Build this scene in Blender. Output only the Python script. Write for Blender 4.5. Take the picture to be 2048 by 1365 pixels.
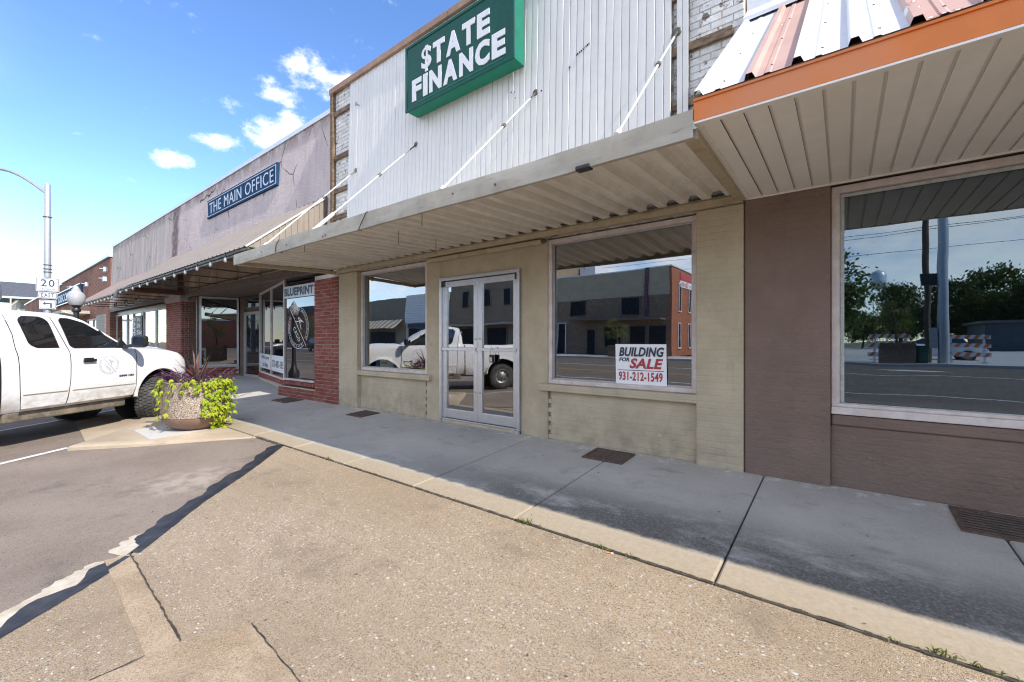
import bpy, bmesh, math, random
from mathutils import Vector as V, Matrix
random.seed(7)
S = bpy.context.scene
for o in list(bpy.data.objects): bpy.data.objects.remove(o)
COL = S.collection
R = math.radians

# ------------------------------------------------------------------ camera, world, sun, exposure
cd = bpy.data.cameras.new('camera'); cam = bpy.data.objects.new('camera', cd); COL.objects.link(cam)
cd.sensor_width = 36.0; cd.lens = 854/2048*36; cd.clip_end = 3000; cd.clip_start = .05
cam.location = (0, 0, 1.30); cam.rotation_euler = (R(90), 0, R(37.75)); S.camera = cam

SUN_DIR = V((1.06, -.048, 1.0)).normalized()          # towards the sun: nearly in the plane of the shop fronts
SUN_EL = math.asin(SUN_DIR.z); SUN_AZ = math.atan2(SUN_DIR.x, SUN_DIR.y)
w = bpy.data.worlds.new('World'); S.world = w; w.use_nodes = True
wt = w.node_tree; wt.nodes.clear()
def wn(t, **p):
    n = wt.nodes.new(t)
    for k, v in p.items(): setattr(n, k, v)
    return n
wo = wn('ShaderNodeOutputWorld'); wb = wn('ShaderNodeBackground'); wb.inputs['Strength'].default_value = .12
sky = wn('ShaderNodeTexSky', sky_type='NISHITA', sun_disc=False, sun_elevation=SUN_EL, sun_rotation=SUN_AZ,
         altitude=1500, air_density=1.0, dust_density=.05, ozone_density=2.2)
wtc = wn('ShaderNodeTexCoord')
def wmath(op, a, b=None):
    n = wn('ShaderNodeMath', operation=op)
    for i, x in enumerate((a, b)):
        if x is None: continue
        if isinstance(x, bpy.types.NodeSocket): wt.links.new(x, n.inputs[i])
        else: n.inputs[i].default_value = x
    return n.outputs[0]
nz = wn('ShaderNodeTexNoise'); nz.inputs['Scale'].default_value = 15; nz.inputs['Detail'].default_value = 8; nz.inputs['Roughness'].default_value = .64
mp = wn('ShaderNodeMapping'); mp.inputs['Scale'].default_value = (1, 1, 1.7)
wt.links.new(wtc.outputs['Generated'], mp.inputs[0]); wt.links.new(mp.outputs[0], nz.inputs['Vector'])
total = None
CLOUDS = [((-.752, .432, .488), .085, .034), ((-.784, .377, .496), .03, .026), ((-.818, .355, .453), .050, .026), ((-.834, .380, .398), .075, .042),
          ((-.888, .286, .36), .042, .018), ((-.922, .222, .316), .032, .016),
          ((.12, -.86, .49), .30, .09), ((-.35, -.85, .40), .28, .08), ((.3, -.92, .26), .35, .05), ((.75, -.55, .36), .3, .1), ((.1, -.97, .2), .3, .035), ((.05, -.93, .36), .25, .05),
          ((.5, .5, .7), .3, .1), ((-.2, .6, .77), .16, .06)]
for c, rr, rz in CLOUDS:
    s1 = wn('ShaderNodeVectorMath', operation='SUBTRACT'); s1.inputs[1].default_value = c
    wt.links.new(wtc.outputs['Generated'], s1.inputs[0])
    s2 = wn('ShaderNodeVectorMath', operation='MULTIPLY'); s2.inputs[1].default_value = (1/rr, 1/rr, 1/rz)
    wt.links.new(s1.outputs[0], s2.inputs[0])
    s3 = wn('ShaderNodeVectorMath', operation='LENGTH'); wt.links.new(s2.outputs[0], s3.inputs[0])
    m = wmath('MAXIMUM', wmath('SUBTRACT', 1.0, s3.outputs['Value']), -.6)
    total = m if total is None else wmath('MAXIMUM', total, m)
dens = wmath('ADD', total, wmath('MULTIPLY', wmath('SUBTRACT', nz.outputs['Fac'], .5), 4.2))
cr = wn('ShaderNodeMapRange', interpolation_type='SMOOTHSTEP'); cr.inputs['From Min'].default_value = -.08; cr.inputs['From Max'].default_value = 1.5
wt.links.new(dens, cr.inputs['Value'])
hs = wn('ShaderNodeHueSaturation'); hs.inputs['Saturation'].default_value = 1.14; hs.inputs['Value'].default_value = 1.0; hs.inputs['Hue'].default_value = .505
wt.links.new(sky.outputs[0], hs.inputs['Color'])
# a thin veil of cloud over the far side of the street, as the shop windows mirror it, warmed and brightened to fill the shaded fronts
nz2 = wn('ShaderNodeTexNoise'); nz2.inputs['Scale'].default_value = 2.6; nz2.inputs['Detail'].default_value = 7; nz2.inputs['Roughness'].default_value = .62
mp2 = wn('ShaderNodeMapping'); mp2.inputs['Scale'].default_value = (1, 1, 2.4); wt.links.new(wtc.outputs['Generated'], mp2.inputs[0]); wt.links.new(mp2.outputs[0], nz2.inputs['Vector'])
sx = wn('ShaderNodeSeparateXYZ'); wt.links.new(wtc.outputs['Generated'], sx.inputs[0])
vr = wn('ShaderNodeMapRange', interpolation_type='SMOOTHSTEP'); wt.links.new(sx.outputs[1], vr.inputs['Value'])
vr.inputs['From Min'].default_value = .1; vr.inputs['From Max'].default_value = -.45
v2 = wn('ShaderNodeMapRange', interpolation_type='SMOOTHSTEP'); wt.links.new(nz2.outputs['Fac'], v2.inputs['Value']); v2.inputs['From Min'].default_value = .36; v2.inputs['From Max'].default_value = .66
veil = wmath('MULTIPLY', wmath('MULTIPLY', vr.outputs[0], v2.outputs[0]), .6)
vm = wn('ShaderNodeMix', data_type='RGBA'); vm.inputs['B'].default_value = (8.8, 8.2, 7.0, 1); wt.links.new(veil, vm.inputs['Factor']); wt.links.new(hs.outputs[0], vm.inputs['A'])
cm = wn('ShaderNodeMix', data_type='RGBA'); cm.inputs['B'].default_value = (6.6, 6.3, 6.2, 1)
wt.links.new(wmath('MULTIPLY', cr.outputs[0], .93), cm.inputs['Factor']); wt.links.new(vm.outputs['Result'], cm.inputs['A'])
wt.links.new(cm.outputs['Result'], wb.inputs['Color']); wt.links.new(wb.outputs[0], wo.inputs[0])

sd = bpy.data.lights.new('sun', 'SUN'); sd.energy = 2.0; sd.angle = R(.53); sd.color = (1, .93, .82)
so = bpy.data.objects.new('sun', sd); COL.objects.link(so); so.location = (20, -2, 30)
so.rotation_euler = SUN_DIR.to_track_quat('Z', 'Y').to_euler()
S.view_settings.view_transform = 'Standard'; S.view_settings.look = 'None'
S.view_settings.exposure = 1.58; S.view_settings.gamma = 1; S.view_settings.use_curve_mapping = False
S.cycles.use_denoising = True; S.cycles.filter_width = 1.15; S.cycles.max_bounces = 8; S.cycles.transparent_max_bounces = 12; S.cycles.glossy_bounces = 5
S.cycles.caustics_reflective = False; S.cycles.caustics_refractive = False

# ------------------------------------------------------------------ mesh helpers
ORG = {}
def nrm(a): return V(a).normalized()
class MB:
    def __init__(s): s.v = []; s.f = []
    def add(s, vs, fs):
        n = len(s.v); s.v += [tuple(p) for p in vs]; s.f += [tuple(i+n for i in f) for f in fs]; return s
    def box(s, x0, x1, y0, y1, z0, z1):
        return s.add([(x0,y0,z0),(x1,y0,z0),(x1,y1,z0),(x0,y1,z0),(x0,y0,z1),(x1,y0,z1),(x1,y1,z1),(x0,y1,z1)],
                     [(3,2,1,0),(4,5,6,7),(0,1,5,4),(1,2,6,5),(2,3,7,6),(3,0,4,7)])
    def obox(s, c, a, b, d):
        c, a, b, d = V(c), V(a), V(b), V(d)
        vs = [c-a-b-d, c+a-b-d, c+a+b-d, c-a+b-d, c-a-b+d, c+a-b+d, c+a+b+d, c-a+b+d]
        return s.add(vs, [(3,2,1,0),(4,5,6,7),(0,1,5,4),(1,2,6,5),(2,3,7,6),(3,0,4,7)])
    def bar(s, p, q, wd, h, up=(0,0,1)):
        p, q = V(p), V(q); d = q-p; u = V(up)
        if abs(d.normalized().dot(u)) > .99: u = V((1,0,0))
        sd_ = d.cross(u).normalized(); u2 = sd_.cross(d).normalized()
        return s.obox((p+q)/2, d/2, sd_*wd/2, u2*h/2)
    def cyl(s, p, q, r0, r1=None, n=12, caps=True):
        p, q = V(p), V(q); r1 = r0 if r1 is None else r1; d = (q-p).normalized()
        a = d.orthogonal().normalized(); b = d.cross(a); vs = []
        for c, r in ((p, r0), (q, r1)):
            vs += [c+(a*math.cos(2*math.pi*i/n)+b*math.sin(2*math.pi*i/n))*r for i in range(n)]
        fs = [(i, (i+1) % n, n+(i+1) % n, n+i) for i in range(n)]
        if caps: fs += [tuple(range(n))[::-1], tuple(range(n, 2*n))]
        return s.add(vs, fs)
    def tube(s, pts, r, n=6):
        for i in range(len(pts)-1): s.cyl(pts[i], pts[i+1], r if not isinstance(r, list) else r[i], r if not isinstance(r, list) else r[i+1], n)
        return s
    def lathe(s, prof, c=(0,0,0), n=24, ax=(0,0,1)):
        c = V(c); ax = nrm(ax); a = ax.orthogonal().normalized(); b = ax.cross(a); vs = []
        for r, h in prof:
            vs += [c+ax*h+(a*math.cos(2*math.pi*i/n)+b*math.sin(2*math.pi*i/n))*max(r, 1e-4) for i in range(n)]
        fs = []
        for k in range(len(prof)-1):
            fs += [(k*n+i, k*n+(i+1) % n, (k+1)*n+(i+1) % n, (k+1)*n+i) for i in range(n)]
        return s.add(vs, fs)
    def prism(s, pts, vec):
        n = len(pts); vec = V(vec); vs = [V(p) for p in pts]+[V(p)+vec for p in pts]
        return s.add(vs, [tuple(range(n))[::-1], tuple(range(n, 2*n))]+[(i, (i+1) % n, n+(i+1) % n, n+i) for i in range(n)])
    def grid(s, fn, us, vs_):
        n = len(us); vs = [fn(u, v) for v in vs_ for u in us]
        return s.add(vs, [(j*n+i, j*n+i+1, (j+1)*n+i+1, (j+1)*n+i) for j in range(len(vs_)-1) for i in range(n-1)])
    def loft(s, rings, caps=True):
        n = len(rings[0]); vs = [p for r in rings for p in r]
        fs = [(k*n+i, k*n+(i+1) % n, (k+1)*n+(i+1) % n, (k+1)*n+i) for k in range(len(rings)-1) for i in range(n)]
        if caps: fs += [tuple(range(n))[::-1], tuple(range((len(rings)-1)*n, len(rings)*n))]
        return s.add(vs, fs)
    def mesh(s, name, mat=None, smooth=None, org=(0,0,0), fix=True):
        me = bpy.data.meshes.new(name); o = V(org)
        me.from_pydata([tuple(V(p)-o) for p in s.v], [], s.f)
        if fix:
            bm = bmesh.new(); bm.from_mesh(me); bmesh.ops.recalc_face_normals(bm, faces=bm.faces); bm.to_mesh(me); bm.free()
        if mat: me.materials.append(mat)
        if smooth is not None:
            me.polygons.foreach_set('use_smooth', [True]*len(me.polygons)); me.set_sharp_from_angle(angle=R(smooth))
        me.update(); return me
    def build(s, name, mat, parent=None, smooth=None, bevel=0, fix=True, kind=None):
        me = s.mesh(name, mat, smooth, ORG.get(parent, (0,0,0)), fix)
        o = bpy.data.objects.new(name, me); COL.objects.link(o)
        if parent: o.parent = parent; ORG[o] = ORG[parent]
        else: ORG[o] = V((0,0,0))
        if bevel:
            b = o.modifiers.new('bevel', 'BEVEL'); b.width = bevel; b.segments = 2; b.limit_method = 'ANGLE'; b.angle_limit = R(40)
        if kind: o['kind'] = kind
        return o
def tag(o, label, cat, group=None):
    o['label'] = label; o['category'] = cat
    if group: o['group'] = group
    return o
def thing(name, label, cat, loc=(0,0,0), rz=0, group=None, local=False):
    o = bpy.data.objects.new(name, None); COL.objects.link(o); o.location = loc; o.rotation_euler = (0,0,rz)
    o.empty_display_size = .2
    ORG[o] = V((0,0,0)) if (local or rz) else V(loc)
    return tag(o, label, cat, group)
def struct_root(name):
    o = bpy.data.objects.new(name, None); COL.objects.link(o); o['kind'] = 'structure'; ORG[o] = V((0,0,0)); return o
def piece(name, me, parent, loc, rot=(0,0,0), sc=(1,1,1)):
    o = bpy.data.objects.new(name, me); COL.objects.link(o); o.parent = parent
    o.location = V(loc)-ORG[parent]; o.rotation_euler = rot; o.scale = sc; ORG[o] = V(loc); return o
def dup(root, loc, rz=None, label=None, sc=None):
    r = root.copy(); COL.objects.link(r); r.location = loc
    if rz is not None: r.rotation_euler = (0,0,rz)
    if sc: r.scale = sc
    if label: r['label'] = label
    for ch in list(root.children):
        c = ch.copy(); COL.objects.link(c); c.parent = r
        for g in list(ch.children):
            d = g.copy(); COL.objects.link(d); d.parent = c
    return r
def glyphs(body, bold=0, shear=0, spacing=1):
    c = bpy.data.curves.new('glyphs', 'FONT'); c.body = body; c.size = 1; c.offset = bold; c.shear = shear; c.space_character = spacing
    c.resolution_u = 3
    t = bpy.data.objects.new('glyphs', c); COL.objects.link(t)
    dg = bpy.context.evaluated_depsgraph_get(); me = bpy.data.meshes.new_from_object(t.evaluated_get(dg))
    vs = [v.co.copy() for v in me.vertices]; fs = [tuple(p.vertices) for p in me.polygons]
    bpy.data.objects.remove(t); bpy.data.curves.remove(c); bpy.data.meshes.remove(me)
    return vs, fs
def text(body, o, ux, uz, wd, ht, mat, parent, name='lettering', bold=.02, shear=0, th=.004, spacing=1.05, off=.003):
    """flat lettering fitted into wd x ht with its lower left corner at o; the face looks along ux x uz"""
    vs, fs = glyphs(body, bold, shear, spacing)
    x0 = min(v.x for v in vs); x1 = max(v.x for v in vs); y0 = min(v.y for v in vs); y1 = max(v.y for v in vs)
    o, ux, uz = V(o), nrm(ux), nrm(uz); n = ux.cross(uz)
    pts = [o+ux*((v.x-x0)/(x1-x0)*wd)+uz*((v.y-y0)/(y1-y0)*ht)+n*off for v in vs]
    m = MB(); m.add(pts, fs)
    k = len(pts)
    if th:
        from collections import Counter
        ec = Counter()
        for f in fs:
            for a, b in zip(f, f[1:]+f[:1]): ec[(a, b)] += 1
        back = [p-n*th for p in pts]; m.v += [tuple(p) for p in back]
        m.f += [(a, b, b+k, a+k) for (a, b) in ec if (b, a) not in ec]
    return m.build(name, mat, parent, fix=False)

# ------------------------------------------------------------------ material helpers
class NT:
    def __init__(s, m):
        m.use_nodes = True; s.t = m.node_tree; s.t.nodes.clear(); s._pos = {}
    def n(s, typ, ins=None, **props):
        nd = s.t.nodes.new(typ)
        for k, v in props.items(): setattr(nd, k, v)
        for k, v in (ins or {}).items():
            if isinstance(v, bpy.types.NodeSocket): s.t.links.new(v, nd.inputs[k])
            else: nd.inputs[k].default_value = v
        return nd
    def pos(s, space='world'):
        if space not in s._pos:
            s._pos[space] = s.n('ShaderNodeNewGeometry').outputs['Position'] if space == 'world' else s.n('ShaderNodeTexCoord').outputs['Object']
        return s._pos[space]
    def map(s, vec, sc=(1,1,1), loc=(0,0,0), rot=(0,0,0)): return s.n('ShaderNodeMapping', {'Vector': vec, 'Scale': sc, 'Location': loc, 'Rotation': rot}).outputs[0]
    def noise(s, vec, scale, detail=5, rough=.6): return s.n('ShaderNodeTexNoise', {'Vector': vec, 'Scale': scale, 'Detail': detail, 'Roughness': rough}).outputs['Fac']
    def rng(s, f, lo, hi, a=0., b=1., smooth=True):
        return s.n('ShaderNodeMapRange', {'Value': f, 'From Min': lo, 'From Max': hi, 'To Min': a, 'To Max': b}, interpolation_type='SMOOTHSTEP' if smooth else 'LINEAR').outputs[0]
    def mix(s, f, a, b, blend='MIX'):
        c = lambda x: x if isinstance(x, bpy.types.NodeSocket) else (tuple(x)+(1,))[:4]
        return s.n('ShaderNodeMix', {'Factor': f, 'A': c(a), 'B': c(b)}, data_type='RGBA', blend_type=blend).outputs['Result']
    def math(s, op, a, b=0.): return s.n('ShaderNodeMath', {0: a, 1: b}, operation=op).outputs[0]
    def sep(s, vec): return s.n('ShaderNodeSeparateXYZ', {0: vec}).outputs
    def comb(s, x, y, z): return s.n('ShaderNodeCombineXYZ', {0: x, 1: y, 2: z}).outputs[0]
    def bump(s, h, st=.3, dist=.01, normal=None):
        i = {'Height': h, 'Strength': st, 'Distance': dist}
        if normal is not None: i['Normal'] = normal
        return s.n('ShaderNodeBump', i).outputs[0]
    def out(s, col, rough=.7, metal=0., normal=None, spec=.5, **kw):
        c = col if isinstance(col, bpy.types.NodeSocket) else (tuple(col)+(1,))[:4]
        i = {'Base Color': c, 'Roughness': rough, 'Metallic': metal, 'Specular IOR Level': spec}
        if normal is not None: i['Normal'] = normal
        i.update(kw)
        b = s.n('ShaderNodeBsdfPrincipled', i); s.n('ShaderNodeOutputMaterial', {0: b.outputs[0]}); return b
MATS = {}
def mat(name, col, rough=.7, col2=None, sc=4, st=(1,1,1), lo=.4, hi=.7, bump=0., bsc=60, bd=.004, metal=0., spec=.5, rnd=0., var=.12, space='world', dirt=None, dsc=3, dst=(1,1,1), dlo=.55, dhi=.75):
    """plain weathered material: base colour broken by noise, an optional second colour, dirt and grain"""
    m = bpy.data.materials.new(name); t = NT(m); P = t.pos(space)
    c = t.mix(t.rng(t.noise(P, sc*3.1), .3, .7), [x*(1-var) for x in col], [min(1, x*(1+var)) for x in col])
    if col2: c = t.mix(t.rng(t.noise(t.map(P, st), sc), lo, hi), c, col2)
    if dirt: c = t.mix(t.rng(t.noise(t.map(P, dst, (3.3, 1.7, 9.1)), dsc, 7, .65), dlo, dhi), c, dirt)
    if rnd:
        r = t.n('ShaderNodeObjectInfo').outputs['Random']
        c = t.n('ShaderNodeHueSaturation', {'Color': c, 'Value': t.rng(r, 0, 1, 1-rnd, 1+rnd, False), 'Saturation': t.rng(r, .2, .9, 1.1, .9, False)}).outputs[0]
    nm = t.bump(t.noise(P, bsc, 6, .6), bump, bd) if bump else None
    t.out(c, rough, metal, nm, spec); MATS[name] = m; return m
# ------------------------------------------------------------------ materials
def glass(name, refl, tint, wob=.0, dark=None, coat=(1,1,1)):
    m = bpy.data.materials.new(name); t = NT(m)
    nm = t.bump(t.noise(t.pos(), .7, 2), wob, .05) if wob else None
    f = t.n('ShaderNodeFresnel', {'IOR': 1.5}).outputs[0]
    fac = t.math('MINIMUM', t.math('ADD', t.math('MULTIPLY', f, 1.2), refl), 1.)
    gi = {'Color': tuple(coat)+(1,), 'Roughness': .0}
    if nm is not None: gi['Normal'] = nm
    g = t.n('ShaderNodeBsdfGlossy', gi)
    tr = t.n('ShaderNodeBsdfTransparent', {'Color': tuple(tint)+(1,)}) if dark is None else t.n('ShaderNodeBsdfDiffuse', {'Color': tuple(dark)+(1,)})
    mx = t.n('ShaderNodeMixShader', {0: fac, 1: tr.outputs[0], 2: g.outputs[0]})
    t.n('ShaderNodeOutputMaterial', {0: mx.outputs[0]}); return m
G_SHOP = glass('shop_glass', .28, (.90,.92,.91), .07)
G_BROWN = glass('tinted_shop_glass', .17, (.6,.66,.66), .06, coat=(.72,.88,1.))
G_CAR = glass('car_glass', .07, (1,1,1), 0, (.012,.014,.016))
M_DARKPANE = mat('unlit_pane', (.02,.022,.026), .5, spec=.1)
G_DARK = glass('dark_glass', .12, (1,1,1), 0, (.01,.012,.014))

def brick_bump(t, P, wd=.2, h=.067, mortar=.009, strength=.35, xy=None):
    p = t.sep(P); v = t.comb(t.math('ADD', p[0], p[1]) if xy is None else p[xy], p[2], 0)
    b = t.n('ShaderNodeTexBrick', {'Vector': v, 'Scale': 1., 'Mortar Size': mortar, 'Mortar Smooth': .6, 'Brick Width': wd, 'Row Height': h,
                                   'Color1': (.2,.2,.2,1), 'Color2': (.9,.9,.9,1), 'Mortar': (0,0,0,1)})
    return b
def painted_brick(name, col, dirt, grime, rough=.8, jst=.35, lump=.5, sheen=.4):
    m = bpy.data.materials.new(name); t = NT(m); P = t.pos()
    b = brick_bump(t, P)
    c = t.mix(t.rng(t.noise(P, 2.2), .3, .7), [x*.9 for x in col], [min(1, x*1.1) for x in col])
    c = t.mix(t.rng(t.noise(t.map(P, (1,1,.35)), 3.2, 8, .7), .5, .78, 0, .8), c, dirt)
    p = t.sep(P)
    low = t.math('MULTIPLY', t.rng(p[2], .75, -.02), t.rng(t.noise(P, 5, 6), .35, .7))
    c = t.mix(t.math('MULTIPLY', low, .7), c, grime)
    c = t.mix(t.rng(t.noise(t.map(P, (1,1,1), (5,5,5)), 14, 3), .71, .75, 0, .35), c, [min(1, x*1.7) for x in col])
    n1 = t.bump(t.math('SUBTRACT', 1., b.outputs['Fac']), jst, .006)
    n2 = t.bump(t.noise(t.map(P, (1,1,1.25)), 21, 5, .6), lump, .012, n1)
    t.out(c, rough, 0, n2, sheen); return m
M_TAN = painted_brick('tan_painted_brick', (.49,.425,.305), (.37,.31,.215), (.30,.25,.175), .75, .42, .5)
M_TANF = mat('tan_painted_render', (.46,.39,.275), .7, (.37,.31,.21), 2, (1,1,.5), .45, .75, .25, 30, .004, var=.08, dirt=(.28,.225,.15), dsc=4, dlo=.62, dhi=.85)
M_BROWN = painted_brick('brown_painted_brick', (.205,.143,.115), (.155,.105,.085), (.17,.13,.11), .6, .24, 1.0, .4)
M_TRIM = mat('tan_trim_paint', (.45,.375,.25), .6, (.30,.24,.155), 5, (1,1,3), .5, .8, .2, 40, var=.08)
M_PINKW = mat('faded_pink_white_paint', (.60,.52,.49), .55, (.72,.66,.63), 5, (1,1,1), .4, .7, .15, 60, var=.06, dirt=(.30,.25,.22), dsc=9, dlo=.62, dhi=.8)
M_ALU = mat('satin_aluminium', (.66,.66,.68), .32, metal=.75, var=.05, dirt=(.35,.33,.32), dsc=8, dlo=.62, dhi=.85)
M_ALUD = mat('dull_aluminium', (.48,.48,.48), .45, metal=.5, var=.08)
M_BLACK = mat('black_plastic', (.018,.018,.02), .4, var=.1, space='object')
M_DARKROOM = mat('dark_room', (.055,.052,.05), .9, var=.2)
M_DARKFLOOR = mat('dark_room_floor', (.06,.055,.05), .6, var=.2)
M_SIDING = mat('white_metal_siding', (.69,.68,.655), .38, (.64,.635,.61), 2.5, (1,1,.12), .45, .8, var=.03, rnd=.02, dirt=(.45,.46,.43), dsc=5, dst=(3,3,.22), dlo=.70, dhi=.95)
M_WBRICK = mat('flaking_white_painted_brick', (.74,.73,.70), .8, (.62,.60,.56), 7, (1,1,1), .4, .7, .6, 45, .006, rnd=.1, var=.1, dirt=(.20,.15,.12), dsc=9, dlo=.57, dhi=.64)
M_WMORTAR = mat('painted_mortar', (.60,.585,.55), .9, (.25,.21,.18), 9, bump=.6, bsc=60, var=.2)
M_WOOD = mat('weathered_timber', (.24,.165,.105), .85, (.11,.075,.05), 3, (3,3,14), .4, .65, .5, 50, .004, var=.25, rnd=.15)
M_COPING = mat('rusty_brown_coping', (.36,.215,.145), .55, (.28,.15,.095), 2, (1,1,1), .4, .7, .1, 30, var=.1, dirt=(.12,.07,.05), dsc=6, dlo=.68, dhi=.85)
M_FASCIA = mat('weathered_fascia', (.40,.365,.295), .65, (.50,.47,.40), 2.2, (1,1,4), .4, .7, .25, 60, .003, var=.1, dirt=(.17,.15,.115), dsc=4, dst=(1,2,7), dlo=.58, dhi=.8)
M_DECK = mat('dusty_corrugated_metal', (.80,.755,.67), .5, (.68,.625,.535), 2, (5,.35,1), .4, .75, .05, 40, var=.08, dirt=(.33,.28,.21), dsc=3, dst=(5,.5,1), dlo=.60, dhi=.85)
M_ROD = mat('white_painted_rod', (.56,.55,.51), .5, dirt=(.45,.36,.25), dsc=9, dlo=.64, dhi=.8, var=.05)
M_RUST = mat('rusty_iron', (.13,.08,.06), .8, (.08,.06,.05), 9, bump=.5, bsc=80, var=.3)
M_IRON = mat('dark_iron', (.10,.08,.07), .7, (.14,.09,.065), 9, bump=.4, bsc=90, var=.3)
M_VOID = mat('hole_black', (.008,.008,.008), .95)
M_GREEN = mat('green_sign_face', (.005,.082,.066), .45, var=.06, spec=.2, dirt=(.012,.068,.056), dsc=3)
M_GREENS = mat('green_sign_side', (.018,.19,.125), .5, var=.06, spec=.2, dirt=(.03,.13,.09), dsc=5)
M_WHITE = mat('white_letter', (.76,.76,.78), .4, var=.03)
M_STUC = None
def stucco():
    m = bpy.data.materials.new('mauve_stucco'); t = NT(m); P = t.pos()
    c = t.mix(t.rng(t.noise(P, 1.1, 6), .3, .7), (.70,.60,.57), (.60,.505,.49))
    c = t.mix(t.rng(t.noise(t.map(P, (4,4,.35)), 1.6, 7, .68), .45, .8, 0, .6), c, (.40,.33,.33))
    c = t.mix(t.rng(t.noise(t.map(P, (1,1,1), (4,4,4)), 2.7, 8, .7), .62, .8, 0, .7), c, (.38,.36,.37))
    p = t.sep(P)
    far = t.rng(p[0], -17, -23); c = t.mix(t.math('MULTIPLY', far, t.rng(t.noise(t.map(P, (3,3,.3)), 1.3, 6), .3, .65)), c, (.44,.405,.36))
    # one broad dark run below the coping
    q = t.math('ABSOLUTE', t.math('ADD', p[0], t.math('ADD', t.math('MULTIPLY', t.noise(P, 1.2), .7), 19.1)))
    c = t.mix(t.math('MULTIPLY', t.rng(q, .55, .2), t.rng(t.noise(P, 5, 6), .25, .5)), c, (.22,.165,.165))
    top = t.math('MULTIPLY', t.rng(p[2], 5.75, 6.2), t.rng(t.noise(t.map(P, (1,1,.4)), 2.4, 8, .7), .42, .56))
    c = t.mix(t.math('MULTIPLY', top, .75), c, (.33,.255,.23))
    crk = t.n('ShaderNodeTexVoronoi', {'Vector': t.mix(.12, P, t.n('ShaderNodeTexNoise', {'Vector': P, 'Scale': 2.5}).outputs['Color']), 'Scale': .75}, feature='DISTANCE_TO_EDGE').outputs['Distance']
    c = t.mix(t.math('MULTIPLY', t.rng(crk, .012, .003), t.rng(t.noise(P, .9), .5, .6)), c, (.13,.10,.10))
    n = t.bump(t.noise(P, 34, 5, .6), 1.0, .03, t.bump(t.noise(P, 4, 6, .65), .6, .05))
    t.out(c, .9, 0, n, .2); return m
M_STUC = stucco()
def mottled():
    m = bpy.data.materials.new('flaking_brown_render'); t = NT(m); P = t.pos()
    c = t.mix(t.rng(t.noise(P, 2.2, 6), .3, .7), (.38,.265,.19), (.48,.35,.255))
    c = t.mix(t.rng(t.noise(P, .9, 9, .7), .56, .60), c, (.56,.47,.34))
    c = t.mix(t.rng(t.noise(t.map(P, (1,1,1), (8,2,4)), 6, 5), .62, .66, 0, .8), c, (.50,.42,.30))
    t.out(c, .85, 0, t.bump(t.noise(P, 9, 6), .4, .01), .3); return m
M_MOTT = mottled()
M_BRICK = mat('red_brick_piece', (.245,.062,.042), .75, (.17,.05,.04), 9, bump=.5, bsc=90, rnd=.16, var=.12, dirt=(.33,.12,.09), dsc=8, dlo=.6, dhi=.8)
M_MORTAR = mat('pale_mortar', (.50,.44,.37), .9, bump=.4, bsc=120, var=.12)
def far_brick(name, c1, c2, mo, paint=None):
    m = bpy.data.materials.new(name); t = NT(m); P = t.pos(); p = t.sep(P)
    v = t.comb(t.math('ADD', p[0], p[1]), p[2], 0)
    b = t.n('ShaderNodeTexBrick', {'Vector': v, 'Scale': 1., 'Mortar Size': .011, 'Brick Width': .22, 'Row Height': .078,
                                   'Color1': tuple(c1)+(1,), 'Color2': tuple(c2)+(1,), 'Mortar': tuple(mo)+(1,)})
    c = t.mix(t.rng(t.noise(t.map(P, (.6,1,1)), .5, 7, .65), .40, .60), b.outputs['Color'], t.mix(.5, b.outputs['Color'], paint if paint else (.07,.035,.03)))
    t.out(c, .85, 0, t.bump(t.math('SUBTRACT', 1., b.outputs['Fac']), .4, .01), .3); return m
M_FBRICK = far_brick('red_brick_wall', (.33,.115,.07), (.22,.07,.045), (.36,.27,.20), (.085,.035,.03))
M_TBRICK = far_brick('tan_brick_wall', (.30,.22,.14), (.24,.17,.11), (.30,.25,.2), (.2,.14,.09))
M_STONE = far_brick('grey_rubble_wall', (.42,.30,.19), (.20,.15,.10), (.10,.08,.06), (.19,.14,.10))
M_ROOFT = mat('taupe_roof_sheet', (.20,.172,.158), .5, (.165,.142,.13), 2, (3,1,1), .4, .7, var=.05, dirt=(.24,.20,.175), dsc=2, dst=(3,.4,.4), dlo=.55, dhi=.8)
M_ROOFTD = mat('dark_taupe_roof_sheet', (.225,.17,.155), .55, (.19,.145,.135), 2, var=.06)
M_TAUPE = mat('taupe_wall_sheet', (.29,.245,.20), .5, (.24,.20,.16), 3, (3,3,.5), var=.05)
M_STEEL = mat('bare_steel', (.15,.135,.12), .5, (.09,.075,.065), 6, metal=.3, var=.15)
M_PALE = mat('pale_metal_cap', (.62,.66,.70), .35, metal=.3, var=.06)
M_DKWOOD = mat('dark_stained_boards', (.17,.125,.098), .6, (.11,.08,.065), 4, (1,6,6), var=.2)
M_FRAMEB = mat('bronze_frame', (.17,.155,.14), .4, metal=.4, var=.1)
M_NAVY = mat('navy_sign_paint', (.012,.052,.125), .7, (.016,.06,.135), 3, var=.06, spec=.1)
M_SIGNLINE = mat('pale_blue_paint', (.55,.64,.74), .5, var=.04)
M_PAPER = mat('white_vinyl', (.74,.78,.83), .4, var=.02)
M_INK = mat('dark_navy_ink', (.028,.042,.075), .5)
M_REDINK = mat('red_ink', (.42,.045,.06), .5)
M_BLUEINK = mat('slate_blue_ink', (.065,.135,.21), .5)
M_ORANGE = mat('orange_fascia', (.74,.20,.025), .42, (.68,.24,.09), 1.5, var=.05)
M_SOFFIT = mat('cream_soffit_board', (.86,.83,.77), .5, (.82,.785,.715), 2, (1,.4,1), var=.03, rnd=.025, dirt=(.62,.57,.48), dsc=3, dlo=.6, dhi=.85)
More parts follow.
